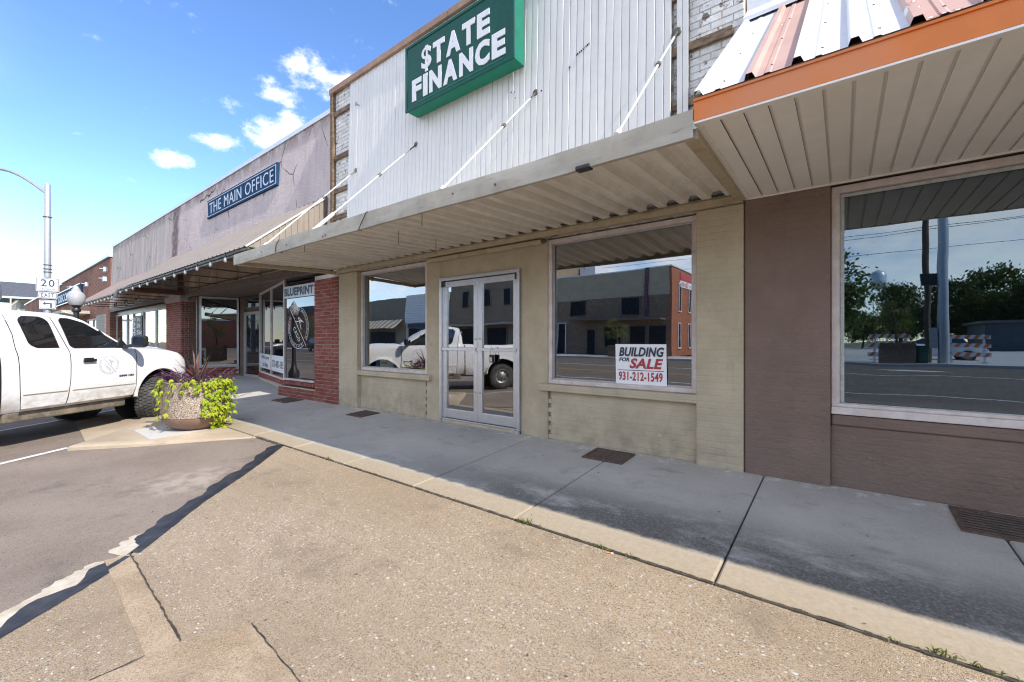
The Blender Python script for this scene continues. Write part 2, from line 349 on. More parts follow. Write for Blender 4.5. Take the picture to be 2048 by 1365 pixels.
M_WROOF = mat('white_roof_sheet', (.74,.76,.78), .35, (.66,.68,.71), 3, (1,.3,.3), .45, .8, var=.03, dirt=(.5,.5,.5), dsc=6, dlo=.66, dhi=.85)
def flaking_pink():
    m = bpy.data.materials.new('flaking_pink_roof_sheet'); t = NT(m); P = t.pos()
    c = t.mix(t.rng(t.noise(P, 3), .3, .7), (.56,.37,.31), (.50,.33,.28))
    f = t.noise(t.map(P, (1,.45,.45), (3,1,2)), 9, 4, .5)
    c = t.mix(t.rng(f, .655, .66), c, (.34,.09,.04)); c = t.mix(t.rng(f, .675, .68), c, (.74,.75,.76))
    t.out(c, .5); return m
M_PROOF = flaking_pink()
def truck_paint():
    m = bpy.data.materials.new('white_truck_paint'); t = NT(m); P = t.pos('object'); p = t.sep(P)
    c = t.mix(t.rng(t.noise(P, .9), .3, .7), (.80,.80,.81), (.77,.77,.775))
    d = t.math('MULTIPLY', t.rng(p[2], .98, .5), t.rng(t.noise(t.map(P, (1,1,1.6)), 3.5, 8, .7), .38, .66))
    c = t.mix(t.math('MULTIPLY', d, .75), c, (.42,.35,.25))
    sp = t.math('MULTIPLY', t.rng(t.noise(t.map(P, (1,1,2)), 42, 3), .68, .74), t.rng(p[2], .95, .6))
    c = t.mix(t.math('MULTIPLY', sp, .6), c, (.2,.16,.11))
    t.out(c, .32, 0, None, .5, **{'Coat Weight': .6, 'Coat Roughness': .05}); return m
M_TRUCK = truck_paint()
M_TRIMW = mat('white_moulding', (.72,.70,.66), .45, space='object', var=.04, dirt=(.4,.34,.26), dsc=5)
M_ROCKER = mat('dusty_chassis', (.13,.11,.085), .85, (.26,.215,.15), 5, space='object', var=.2)
M_TYRE = mat('tyre_rubber', (.045,.044,.043), .8, (.10,.094,.085), 6, space='object', var=.15)
M_RIM = mat('dusty_steel_rim', (.30,.29,.28), .45, space='object', metal=.6, var=.1)
M_CHROME = mat('chrome', (.7,.7,.72), .15, space='object', metal=1.)
M_RED = mat('red_lamp_lens', (.45,.02,.02), .2, space='object')
M_CDARK = mat('dark_car_paint', (.012,.014,.02), .25, space='object')
M_CWHITE = mat('white_car_paint', (.75,.75,.77), .25, space='object')
M_DECAL = mat('grey_decal', (.42,.43,.45), .5, space='object')
M_SOIL = mat('potting_soil', (.04,.028,.02), .95, bump=.6, bsc=60)
def pot_aggregate():
    m = bpy.data.materials.new('pot_aggregate'); t = NT(m); P = t.pos()
    vo = t.n('ShaderNodeTexVoronoi', {'Vector': P, 'Scale': 115.}); s = t.sep(vo.outputs['Color'])
    c = t.mix(t.rng(s[0], 0, 1, 0, 1, False), (.24,.16,.11), (.52,.42,.32)); c = t.mix(t.rng(s[1], .75, .8), c, (.62,.56,.48)); c = t.mix(t.rng(s[2], .8, .85), c, (.16,.10,.07))
    t.out(c, .8, 0, t.bump(t.math('SUBTRACT', 1., vo.outputs['Distance']), .8, .012)); return m
M_POT = pot_aggregate()
M_POTB = mat('brown_pot_foot', (.24,.145,.105), .6, (.19,.115,.085), 5, var=.1)
def leaf_mat(name, a, b, tr=.35, rough=.5):
    m = bpy.data.materials.new(name); t = NT(m)
    r = t.n('ShaderNodeObjectInfo').outputs['Random']; P = t.pos()
    f = t.rng(t.math('ADD', t.math('MULTIPLY', r, .6), t.math('MULTIPLY', t.noise(P, 12, 2), .5)), .15, .85)
    c = t.mix(f, a, b)
    bs = t.n('ShaderNodeBsdfPrincipled', {'Base Color': c, 'Roughness': rough, 'Specular IOR Level': .35})
    tl = t.n('ShaderNodeBsdfTranslucent', {'Color': c})
    mx = t.n('ShaderNodeMixShader', {0: tr, 1: bs.outputs[0], 2: tl.outputs[0]})
    t.n('ShaderNodeOutputMaterial', {0: mx.outputs[0]}); return m
M_LIME = leaf_mat('lime_leaf', (.27,.40,.02), (.50,.56,.04), .4)
M_PURPLE = leaf_mat('purple_leaf', (.12,.05,.12), (.24,.13,.17), .3)
M_CORDY = leaf_mat('bronze_leaf', (.095,.04,.042), (.23,.13,.11), .25)
M_STEM = mat('vine_stem', (.16,.13,.06), .8)
M_TREE = leaf_mat('tree_leaf', (.03,.06,.012), (.09,.13,.025), .3)
M_TREE2 = leaf_mat('light_tree_leaf', (.07,.11,.015), (.16,.19,.035), .35)
M_BARK = mat('tree_bark', (.12,.09,.065), .9, bump=.6, bsc=25)
M_WEED = leaf_mat('weed_leaf', (.08,.12,.02), (.22,.24,.06), .3)
M_GALV = mat('galvanised_steel', (.46,.47,.48), .42, metal=.55, var=.06)
M_SIGNW = mat('sign_white', (.74,.75,.75), .4, var=.02)
M_SHINGLE = mat('grey_shingle', (.075,.078,.09), .85, (.11,.11,.125), 3, (1,1,3), bump=.5, bsc=12, var=.2)
M_CREAM = mat('cream_clapboard', (.52,.49,.38), .7, var=.05)
M_BULB = mat('frosted_bulb', (.38,.38,.37), .08, var=.02)
M_LAMPG = glass('lamp_globe_acrylic', .10, (.86,.88,.90))
M_LAMPB = mat('milky_acrylic', (.42,.425,.43), .2, var=.05)

# ------------------------------------------------------------------ ground surfaces
def pebble():
    m = bpy.data.materials.new('exposed_aggregate_concrete'); t = NT(m); P = t.pos()
    P2 = t.mix(.004, P, t.n('ShaderNodeTexNoise', {'Vector': P, 'Scale': 30}).outputs['Color'])
    v1 = t.n('ShaderNodeTexVoronoi', {'Vector': P2, 'Scale': 185.}); s1 = t.sep(v1.outputs['Color'])
    c = t.mix(t.rng(s1[0], 0, 1, 0, 1, False), (.205,.152,.10), (.50,.42,.315))
    c = t.mix(t.rng(s1[1], .8, .85), c, (.38,.245,.14)); c = t.mix(t.rng(s1[2], .86, .9), c, (.085,.07,.055))
    c = t.mix(t.rng(v1.outputs['Distance'], .35, .65, 0, .55), c, (.40,.32,.225))
    v2 = t.n('ShaderNodeTexVoronoi', {'Vector': t.map(P2, (1,1,1), (3,7,0)), 'Scale': 52.}); s2 = t.sep(v2.outputs['Color'])
    patch = t.rng(t.noise(P, .9, 5), .38, .66)
    chip = t.math('MULTIPLY', t.rng(t.math('ADD', s2[0], t.math('MULTIPLY', patch, .12)), .90, .92), t.rng(v2.outputs['Distance'], .42, .30))
    c = t.mix(t.math('MULTIPLY', chip, .85), c, t.mix(s2[1], (.64,.59,.52), (.42,.39,.36)))
    c = t.mix(t.rng(t.noise(P, .7, 6, .6), .35, .7, 0, .7), c, t.mix(.65, c, (.25,.185,.12)))
    c = t.mix(t.rng(t.noise(t.map(P, (1,1,1), (9,4,0)), 1.6, 7, .7), .52, .70, 0, .8), c, t.mix(.55, c, (.15,.12,.09)))
    n = t.bump(t.math('SUBTRACT', 1., v1.outputs['Distance']), .55, .006)
    n = t.bump(chip, .4, .004, n)
    t.out(c, .85, 0, n, .3); return m
M_PEB = pebble()
def concrete(name, a, b, stain, band=False):
    m = bpy.data.materials.new(name); t = NT(m); P = t.pos(); p = t.sep(P)
    c = t.mix(t.rng(t.noise(P, .9, 7, .65), .3, .7), a, b)
    c = t.mix(t.rng(t.noise(t.map(P, (1,1,1), (2,8,1)), 2.4, 8, .7), .55, .72, 0, .55), c, [x*.6 for x in a])
    c = t.mix(t.rng(t.noise(P, 60, 3), .4, .75, 0, .35), c, [x*1.25 for x in b])
    if band:   # dirty band along the middle of the walk that also deepens the canopy shadow's edge, strongest in front of the brown shop
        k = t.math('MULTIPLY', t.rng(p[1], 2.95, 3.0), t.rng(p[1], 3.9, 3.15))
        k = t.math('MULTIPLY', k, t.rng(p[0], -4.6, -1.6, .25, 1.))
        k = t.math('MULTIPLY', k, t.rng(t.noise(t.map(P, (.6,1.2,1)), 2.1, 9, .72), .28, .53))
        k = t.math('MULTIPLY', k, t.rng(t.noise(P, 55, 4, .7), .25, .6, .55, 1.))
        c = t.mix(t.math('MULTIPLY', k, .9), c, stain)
        g = t.n('ShaderNodeTexVoronoi', {'Vector': P, 'Scale': 2.6}); c = t.mix(t.rng(g.outputs['Distance'], .035, .028, 0, .75), c, (.06,.058,.055))
        c = t.mix(t.math('MULTIPLY', t.rng(p[1], 4.45, 4.72), t.rng(t.noise(P, 7, 6, .7), .5, .66)), c, (.66,.65,.62))
        c = t.mix(t.math('MULTIPLY', t.rng(t.noise(t.map(P, (1.,2.2,1), (7,1,3)), 1.7, 8, .72), .56, .72), .5), c, (.20,.19,.175))
        e = t.math('MULTIPLY', t.rng(p[1], 2.86, 2.74), t.rng(t.noise(P, 3.1, 6), .3, .6)); c = t.mix(t.math('MULTIPLY', e, .45), c, (.30,.21,.125))
        e2 = t.noise(P, 1.6, 8, .7); c = t.mix(t.rng(e2, .58, .75, 0, .35), c, (.24,.20,.15)); tan = t.rng(p[1], 3.04, 2.93, 0, .85); c = t.mix(tan, c, t.mix(t.noise(P, 40, 4), (.235,.18,.115), (.44,.37,.27)))  # tan of the sunlit outer strip painted in, cut at the canopy shadow edge
    v = t.n('ShaderNodeTexVoronoi', {'Vector': P, 'Scale': 190.})
    n = t.bump(v.outputs['Distance'], .2, .003)
    t.out(c, .8, 0, n, .35); return m
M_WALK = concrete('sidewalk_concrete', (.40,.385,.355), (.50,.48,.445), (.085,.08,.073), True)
M_ISLAND = concrete('tan_kerb_concrete', (.34,.27,.19), (.45,.37,.275), (.1,.1,.1))
def patch_mat():
    m = bpy.data.materials.new('brown_patch_concrete'); t = NT(m); P = t.pos()
    c = t.mix(t.rng(t.noise(P, 3.2, 8, .7), .3, .7), (.27,.195,.12), (.42,.325,.225))
    v = t.n('ShaderNodeTexVoronoi', {'Vector': P, 'Scale': 210.}); s = t.sep(v.outputs['Color'])
    c = t.mix(t.rng(s[0], .3, 1, 0, .5), c, (.55,.45,.33)); c = t.mix(t.rng(s[1], .75, .95, 0, .6), c, (.15,.105,.07))
    c = t.mix(t.rng(t.noise(t.map(P, (1,1,1), (4,2,0)), 1.9, 8, .7), .5, .7, 0, .55), c, (.20,.15,.10))
    t.out(c, .9, 0, t.bump(v.outputs['Distance'], .5, .005, t.bump(t.noise(P, 9, 6), .5, .012)), .25); return m
M_PATCH = patch_mat()
M_GREYSLAB = concrete('grey_slab_concrete', (.42,.41,.39), (.52,.51,.49), (.1,.1,.1))
def asphalt():
    m = bpy.data.materials.new('worn_asphalt'); t = NT(m); P = t.pos(); p = t.sep(P)
    c = t.mix(t.rng(t.noise(P, .8, 7, .65), .3, .7), (.20,.16,.13), (.28,.228,.188))
    c = t.mix(t.rng(t.noise(t.map(P, (1,1,1), (5,2,0)), 1.3, 8, .7), .52, .70, 0, .7), c, (.115,.10,.092))
    v = t.n('ShaderNodeTexVoronoi', {'Vector': P, 'Scale': 170.}); s = t.sep(v.outputs['Color'])
    c = t.mix(t.rng(s[0], .62, .95, 0, .5), c, (.28,.235,.20)); c = t.mix(t.rng(s[1], .8, .95, 0, .5), c, (.04,.036,.034))
    c = t.mix(t.rng(p[1], -2.5, -5.), c, t.mix(.6, c, (.075,.07,.066)))
    c = t.mix(t.math('MULTIPLY', t.rng(t.n('ShaderNodeVectorMath', {0: P, 1: (-5.55, 1.5, -.19)}, operation='DISTANCE').outputs['Value'], .75, .1), t.rng(t.noise(P, 6, 7), .4, .62)), c, (.36,.31,.26))
    t.out(c, .9, 0, t.bump(v.outputs['Distance'], .5, .006), .25); return m
M_ASPH = asphalt()
M_TAR = mat('tar_sealer', (.016,.017,.022), .55, (.04,.04,.045), 6, bump=.4, bsc=70, var=.3)
M_LINE = mat('worn_white_paint', (.62,.62,.60), .7, (.40,.38,.35), 9, lo=.55, hi=.75, var=.06)
M_OLDPAINT = mat('peeling_cream_paint', (.55,.49,.40), .75, (.42,.35,.26), 7, bump=.3, bsc=50, var=.1, dirt=(.14,.11,.09), dsc=16, dlo=.66, dhi=.7)
M_YELLOW = mat('yellow_road_paint', (.55,.31,.03), .7, var=.08)
M_EARTH = mat('bare_ground', (.14,.13,.08), .95, (.09,.11,.04), .2, var=.2)

def zp(y): return -.125-.035*(2.71-max(y, .5)) if y < 2.71 else -.125      # aggregate apron
AS = [(-75,.02),(-20.2,-.0),(-9,-.09),(-1,-.215),(.5,-.212),(1.5,-.195),(2.72,-.142)]
def za(y):                                                                  # road surface with a low crown
    for (a, za_), (b, zb_) in zip(AS, AS[1:]):
        if y <= b: return za_+(zb_-za_)*max(0, (y-a)/(b-a))
    return -.142
def zs(y): return -.06*(4.72-y)                                             # sidewalk falls to the street

m = MB(); m.add([(-900,-900,-.45),(900,-900,-.45),(900,900,-.45),(-900,900,-.45)], [(0,1,2,3)]); m.build('ground', M_EARTH)['kind'] = 'structure'
m = MB(); m.grid(lambda u, v: (u, v, za(v)), [-200,-60,-30,-20,-12,-6,0,10,40,120], [-75,-20.2,-14,-9,-5,-1,.5,1.0,1.5,2.1,2.72]); m.build('road', M_ASPH)['kind'] = 'structure'
# exposed aggregate apron
TA = [(-6.12,2.72),(-5.3,1.98),(-4.62,1.3),(-3.93,.72),(-3.62,.36),(-3.2,-.15),(-1.9,-1.6)]
def apron_edge(y):
    for (xa, ya), (xb, yb) in zip(TA, TA[1:]):
        if yb <= y <= ya: return xb+(xa-xb)*(y-yb)/(ya-yb)
    return TA[-1][0]
ys = [-1.6,-.9,-.15,.1,.36,.55,.72,1.0,1.3,1.65,1.98,2.35,2.6,2.688]
m = MB(); rows = []
for y in ys:
    xs = [apron_edge(y)+.0]+[apron_edge(y)+(9-apron_edge(y))*k/14 for k in range(1, 15)]
    rows.append([(x, y, zp(y)) for x in xs])
n = 15; vs = [p for r in rows for p in r]
m.add(vs, [(j*n+i, j*n+i+1, (j+1)*n+i+1, (j+1)*n+i) for j in range(len(ys)-1) for i in range(n-1)])
# skirt down to the asphalt, and at the joint with the sidewalk
e = [r[0] for r in rows]; m.add(e+[(x-.01, y, z-.12) for x, y, z in e], [(i, i+1, len(e)+i+1, len(e)+i) for i in range(len(e)-1)])
e = rows[-1]; m.add(e+[(x, y+.004, z-.1) for x, y, z in e], [(i, i+1, n+i+1, n+i) for i in range(n-1)])
m.build('apron_pavement', M_PEB)['kind'] = 'structure'
rr = random.Random(3)
def strip(pts, z, off, mt, name, th=.0):
    m = MB(); m.prism([(x, y, z(y)+off) for x, y in pts], (0,0,-.02)); o = m.build(name, mt); o['kind'] = 'structure'; return o
# tar band sealing the joint, wavy outer edge
def tarband():
    m = MB(); a = []; b = []; mid = []
    N = 90; dirx = V((-3.1+6.12, -.25-2.72, 0)).normalized()
    tot = 5.6
    for i in range(N+1):
        y = 2.70-i/N*3.2
        x = apron_edge(y) if y > -1.6 else TA[-1][0]
        wv = .15+.02*math.sin(i*.9)+.012*rr.uniform(-1, 1)+.02*math.sin(i*.31)-(.055*(1+math.sin(i*.72)) if y < .98 else 0)
        gap = .03 if abs(y-.77) < .03 else 0
        a.append((x+.045+.006*rr.uniform(-1, 1), y+.03, zp(y)+.004)); mid.append((x-.012, y-.008, zp(y)+.005)); b.append((x-wv*.75, y-wv*.55, max(za(y-wv*.55)+.004, zp(y)-.02)))
    m.add(a+mid+b, [(r*(N+1)+i, r*(N+1)+i+1, (r+1)*(N+1)+i+1, (r+1)*(N+1)+i) for r in (0, 1) for i in range(N) if abs(2.70-i/N*3.2-.74) > .02])
    m.build('tar_joint', M_TAR, fix=True)['kind'] = 'structure'
    m = MB(); q0 = []; q1 = []
    for i in range(60):
        y = 1.02-i/59*1.3; x = apron_edge(y); fd = min(1, i/5); o1 = .03+.128*fd+.010*math.sin(i*1.9)+.012*rr.uniform(-1, 1)-(.09 if 12 < i < 16 else 0)
        q0.append((x-.03, y-.02, zp(y)-.008)); q1.append((x-o1, y-o1*.72, max(za(y-o1*.7)+.003, zp(y)-.024)))
    m.add(q0+q1, [(i, i+1, 61+i, 60+i) for i in range(59)])
    m.build('old_paint_flake', M_OLDPAINT)['kind'] = 'structure'
tarband()
# smooth concrete repair: a narrow strip running into a wider patch, with dark joints
strip([(-3.98,.60),(-2.58,.535),(-2.6,.665),(-3.94,.725)], zp, .004, M_PATCH, 'repair_strip')
strip([(-2.62,.40),(-2.58,.67),(-2.46,.93),(-1.25,.88),(-1.2,-.4),(-2.62,-.4)], zp, .006, M_PATCH, 'repair_patch')
m = MB()
def crackline(pts, z, wd=.0045, off=.009):
    for (xa, ya), (xb, yb) in zip(pts, pts[1:]):
        k = max(2, int(math.hypot(xb-xa, yb-ya)/.035))
        p = []
        for i in range(k+1):
            s_ = i/k; j = rr.uniform(-.0045, .0045); p.append((xa+(xb-xa)*s_+j, ya+(yb-ya)*s_+j))
        for (x0, y0), (x1, y1) in zip(p, p[1:]):
            d = V((x1-x0, y1-y0, 0)).normalized(); q = V((-d.y, d.x, 0))*wd*rr.uniform(.5, 1.2)
            m.add([(x0-q.x, y0-q.y, z(y0)+off), (x1-q.x, y1-q.y, z(y1)+off), (x1+q.x, y1+q.y, z(y1)+off), (x0+q.x, y0+q.y, z(y0)+off)], [(0,1,2,3)])
crackline([(-3.96,.73),(-3.3,.70),(-2.6,.67)], zp); crackline([(-2.46,.935),(-1.6,.89)], zp, .003); crackline([(-2.62,.53),(-2.62,.35)], zp, .005)
M_CRACK = mat('dirt_in_joint', (.045,.038,.03), .95, (.09,.075,.05), 20, var=.3)
m.build('pavement_joint', M_CRACK, fix=False)['kind'] = 'structure'

# sidewalk slabs, each with chamfered edges and an open joint
walk = struct_root('sidewalk')
JX = [6.4,5.0,3.6,2.2,.87,-.60,-2.08,-3.32,-4.56,-5.80,-7.04,-8.28,-9.52,-10.76,-12.0,-13.3,-14.6,-16,-17.5,-19,-20.5,-22,-24,-26,-28,-30,-33,-36,-40,-50,-70,-110]
for a, b in zip(JX[1:], JX):
    x0, x1 = a+.006, b-.006; y0, y1 = 2.712+rr.uniform(-.004, .006), 4.79 if a > -9.5 else 4.74; c = .012; dz = rr.uniform(-.003, .003)
    m = MB()
    top = [(x0+c, y0+c), (x1-c, y0+c), (x1-c, y1), (x0+c, y1)]; mid = [(x0, y0), (x1, y0), (x1, y1), (x0, y1)]
    vs = [(x, y, zs(y)+dz) for x, y in top]+[(x, y, zs(y)+dz-.01) for x, y in mid]+[(x, y, -.3) for x, y in mid]
    m.add(vs, [(0,1,2,3)]+[(i, (i+1) % 4, 4+(i+1) % 4, 4+i) for i in range(4)]+[(4+i, 4+(i+1) % 4, 8+(i+1) % 4, 8+i) for i in range(4)])
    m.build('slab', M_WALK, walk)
m = MB(); m.grid(lambda u, v: (u, v, zs(v)-.03), [-110, 6.4], [2.705, 4.8]); m.build('joint_filler', M_CRACK, walk)
m = MB(); crackline([(9,2.70),(4,2.70),(.87,2.70),(-.6,2.70),(-2.1,2.70),(-3.3,2.70),(-4.6,2.70),(-6.3,2.70),(-6.9,2.70)], lambda y: zs(y), .013, .004)
m.build('edge_joint', M_CRACK, walk, fix=False)
# recessed entry floor of the neighbouring shop
m = MB(); m.add([(-20,4.742,0),(-9.2,4.742,0),(-9.2,6.8,.1),(-20,6.8,.1)], [(0,1,2,3)]); m.build('entry_floor', M_GREYSLAB)['kind'] = 'structure'

# raised kerb island carrying the planter
island = struct_root('kerb_island')
IP = [(-8.40,.90),(-7.9,1.5),(-7.42,2.1),(-6.90,2.70),(-9.3,2.70),(-11.4,2.70),(-11.0,2.35),(-10.2,2.0),(-9.1,1.45),(-8.62,1.08)]
def island_mesh():
    m = MB(); c = V((-8.6,2.1,0)); tops = []; mids = []; lows = []
    for x, y in IP:
        d = (V((x, y, 0))-c).normalized()*.03; zt = -.128-.008*(2.7-y)
        tops.append((x-d.x, y-d.y, zt)); mids.append((x, y, zt-.022)); lows.append((x+d.x*.4, y+d.y*.4, -.30))
    k = len(IP); m.add(tops+mids+lows, [tuple(range(k))]+[(r*k+i, r*k+(i+1) % k, (r+1)*k+(i+1) % k, (r+1)*k+i) for r in range(2) for i in range(k)])
    return m
island_mesh().build('kerb_top', M_ISLAND, island, 40)
m = MB(); zi = lambda x, y: -.128-.008*(2.7-y)
m.prism([(x, y, zi(x, y)+.004) for x, y in ((-9.02,1.70),(-7.98,1.69),(-8.15,2.62),(-9.15,2.66))], (0,0,-.02)); m.build('planter_slab', M_GREYSLAB, island)
m = MB(); m.prism([(x, y, za(y)+.010) for x, y in ((-8.7,1.12),(-9.2,1.45),(-10.4,2.05),(-11.4,2.66),(-12.3,2.6),(-11.2,1.3))], (0,0,-.03)); m.build('gutter_pan', M_ISLAND, island)
# far kerb bays towards the end of the block
m = MB()
for x in (-13.2, -18.2, -23.4, -29): m.prism([(x,2.70,-.14),(x-1.9,2.70,-.14),(x-2.0,1.1,-.15),(x-1.6,1.0,-.15)], (0,0,-.2))
m.build('kerb_nose', M_ISLAND, island)
# painted stall lines, centre line and lane line
m = MB()
D = V((-.5697,.8218,0)); Q = V((.8218,.5697,0))*.05
for x, y, L in ((-8.62,.93,6), (-12.55,2.35,6.5), (-16.8,2.1,6), (-21.6,2.1,6)):
    for k in range(8):
        a = V((x, y, 0))-D*L*k/8; b = V((x, y, 0))-D*L*(k+1)/8
        m.add([(p.x, p.y, za(p.y)+.005) for p in (a-Q, a+Q, b+Q, b-Q)], [(0,1,2,3)])
m.add([(-120,-5.55,za(-5.55)+.005),(40,-5.55,za(-5.55)+.005),(40,-5.45,za(-5.45)+.005),(-120,-5.45,za(-5.45)+.005)], [(0,1,2,3)])
m.add([(-120,-13.15,za(-13.15)+.005),(40,-13.15,za(-13.15)+.005),(40,-13.0,za(-13.0)+.005),(-120,-13.0,za(-13.0)+.005)], [(0,1,2,3)])
m.add([(1.2,-17.2,za(-17.2)+.006),(3.0,-15.6,za(-15.6)+.006),(3.7,-15.6,za(-15.6)+.006),(2.2,-17.2,za(-17.2)+.006)], [(0,1,2,3)])
m.build('white_road_line', M_LINE)['kind'] = 'structure'
m = MB()
for y in (-9.25,-9.0): m.add([(-120,y-.06,za(y)+.005),(-4,y-.06,za(y)+.005),(-4,y+.06,za(y)+.005),(-120,y+.06,za(y)+.005)], [(0,1,2,3)])
m.build('yellow_road_line', M_YELLOW)['kind'] = 'structure'
# far sidewalk across the street and the lot beyond
m = MB(); m.box(-120,-6,-26,-20.2,-.3,.13); m.box(-.5,40,-30,-20.2,-.3,.13); m.build('far_sidewalk', M_GREYSLAB)['kind'] = 'structure'
# loose pale chips standing proud of the aggregate
m = MB(); rr = random.Random(11)
for i in range(4300):
    y = 2.66-2.5*rr.random()**.8; x = rr.uniform(-4.6, 2.2)
    if x < apron_edge(max(y, -.15))+.1: continue
    if -2.62 < x < -1.2 and y < .92: continue
    if -4 < x < -2.58 and .53 < y < .73: continue
    if math.sin(x*1.7+2)*math.cos(y*2.1+x)+rr.uniform(-.9, .9) < .15: continue
    r = rr.uniform(.0035, .0095)*(1 if rr.random() < .93 else 1.5); a = rr.uniform(0, 6.28); n = rr.choice((5, 6)); z = zp(y)
    ring = [(x+math.cos(a+k*6.28/n)*r*rr.uniform(.7, 1.3), y+math.sin(a+k*6.28/n)*r*rr.uniform(.5, 1.), z+.0005) for k in range(n)]
    m.add(ring+[(x, y, z+rr.uniform(.0015, .0035))], [(k, (k+1) % n, n) for k in range(n)])
m.build('pale_stone_chips', mat('pale_flint', (.55,.51,.45), .7, (.38,.35,.31), 25, var=.2), fix=False)['kind'] = 'stuff'
# ------------------------------------------------------------------ the vacant tan shop
shop = thing('shop_building', 'vacant tan painted shop with white metal siding above a corrugated canopy', 'building', (-4.4, 4.75, 0))
for x0, x1 in ((-8.115,-7.47), (-1.215,-.772)): MB().box(x0,x1,4.72,5.05,-.06,2.66).build('pilaster', M_TAN, shop, bevel=.012)
for x0, x1 in ((-7.47,-5.56), (-3.06,-1.215)): MB().box(x0,x1,4.80,5.05,-.06,.64).build('wall_panel', M_TAN, shop, bevel=.006)
for k in range(5):                                         # toothed brick ends beside the door bay
    z = .06+k*.118
    for x in (-5.56, -3.105): MB().box(x,x+.045,4.80,5.0,z-.06,z).build('toothing_brick', M_TAN, shop, bevel=.004)
m = MB()
m.box(-5.515,-5.175,4.785,5.04,-.06,2.66); m.box(-3.545,-3.105,4.785,5.04,-.06,2.66); m.box(-5.175,-3.545,4.785,5.04,2.315,2.66)
m.box(-5.175,-3.545,4.76,5.04,-.06,.045)
m.box(-5.56,-5.515,4.83,5.0,-.06,.64); m.box(-3.105,-3.06,4.83,5.0,-.06,.64)
m.box(-7.47,-5.515,4.86,5.04,2.645,2.66); m.box(-3.105,-1.215,4.86,5.04,2.645,2.66)
m.build('door_bay_wall', M_TANF, shop, bevel=.006)
m = MB(); m.box(-8.115,-.772,4.77,5.06,2.662,3.45); m.box(-8.42,-.772,4.775,5.06,3.452,6.42); m.build('upper_wall', M_WMORTAR, shop)
m = MB(); m.box(-8.12,-.775,4.665,4.768,2.664,2.735); m.box(-8.12,-.775,4.69,4.768,2.737,2.765); m.build('header_trim', M_TRIM, shop, bevel=.005)
# sills
for x0, x1 in ((-7.46,-5.38), (-3.22,-1.205)):
    m = MB(); m.box(x0,x1,4.715,5.02,.642,.735); m.build('window_sill', M_TAN, shop, bevel=.012)
def shop_window(parent, x0, x1, z0, z1, y, fw, fm, gm, dep=.09, stop=True):
    m = MB(); m.box(x0,x1,y-.05,y+dep-.05,z0,z0+fw); m.box(x0,x1,y-.05,y+dep-.05,z1-fw,z1)
    m.box(x0,x0+fw,y-.048,y+dep-.052,z0+fw,z1-fw); m.box(x1-fw,x1,y-.048,y+dep-.052,z0+fw,z1-fw)
    f = m.build('window', fm, parent, bevel=.004)
    m = MB(); m.add([(x0+fw-.005,y+.012,z0+fw-.005),(x1-fw+.005,y+.012,z0+fw-.005),(x1-fw+.005,y+.012,z1-fw+.005),(x0+fw-.005,y+.012,z1-fw+.005)], [(0,1,2,3)])
    m.build('pane', gm, f, fix=False)
    if stop:
        m = MB(); s_ = .018
        a, b, c, d = x0+fw, x1-fw, z0+fw, z1-fw
        m.box(a,b,y-.012,y+.006,c,c+s_); m.box(a,b,y-.012,y+.006,d-s_,d); m.box(a,a+s_,y-.011,y+.006,c+s_,d-s_); m.box(b-s_,b,y-.011,y+.006,c+s_,d-s_)
        m.build('glazing_stop', M_ALUD, f)
    return f
shop_window(shop, -7.465, -5.515, .737, 2.643, 4.85, .055, M_PINKW, G_SHOP)
shop_window(shop, -3.105, -1.218, .737, 2.643, 4.85, .055, M_PINKW, G_SHOP)
# aluminium double door
m = MB(); y0, y1 = 4.745, 4.86
m.box(-5.17,-5.125,y0,y1,.047,2.312); m.box(-3.595,-3.55,y0,y1,.047,2.312); m.box(-5.125,-3.595,y0+.004,y1-.004,2.262,2.31); m.box(-5.125,-3.595,y0+.02,y1,.047,.066)
m.build('door_frame', M_ALU, shop, bevel=.003)
def leaf(x0, x1, hinge):
    y0, y1 = 4.785, 4.83; st = .085
    m = MB(); m.box(x0,x0+st,y0,y1,.075,2.252); m.box(x1-st,x1,y0,y1,.075,2.252)
    m.box(x0+st,x1-st,y0+.002,y1-.002,2.165,2.25); m.box(x0+st,x1-st,y0+.002,y1-.002,.077,.215)
    d = m.build('door', M_ALU, shop, bevel=.004)
    m = MB(); m.add([(x0+st,4.81,.215),(x1-st,4.81,.215),(x1-st,4.81,2.165),(x0+st,4.81,2.165)], [(0,1,2,3)]); m.build('pane', G_SHOP, d, fix=False)
    m = MB(); m.box(x0+.01,x1-.01,4.745,4.778,1.15,1.195); m.box(x0+.02,x0+.06,4.778,4.786,1.155,1.19); m.box(x1-.06,x1-.02,4.778,4.786,1.155,1.19); m.build('push_bar', M_ALU, d, bevel=.004)
    xs = x1-.04 if hinge < 0 else x0+.04
    for z in (1.33, .52): MB().cyl((xs,4.786,z), (xs,4.772,z), .018, .016, 14).build('lock_cylinder', M_ALUD, d)
    m = MB(); xh = x0+.02 if hinge < 0 else x1-.02; m.box(xh-.02,xh+.02,4.76,4.79,2.17,2.27); m.build('pivot', M_BLACK, d)
leaf(-5.122,-4.362,-1); leaf(-4.358,-3.598,1)
for x0, x1 in ((-3.62,-3.545), (-5.16,-5.12)): MB().box(x0,x1,4.735,4.80,.0,.045).build('threshold_foot', M_ALUD, shop)
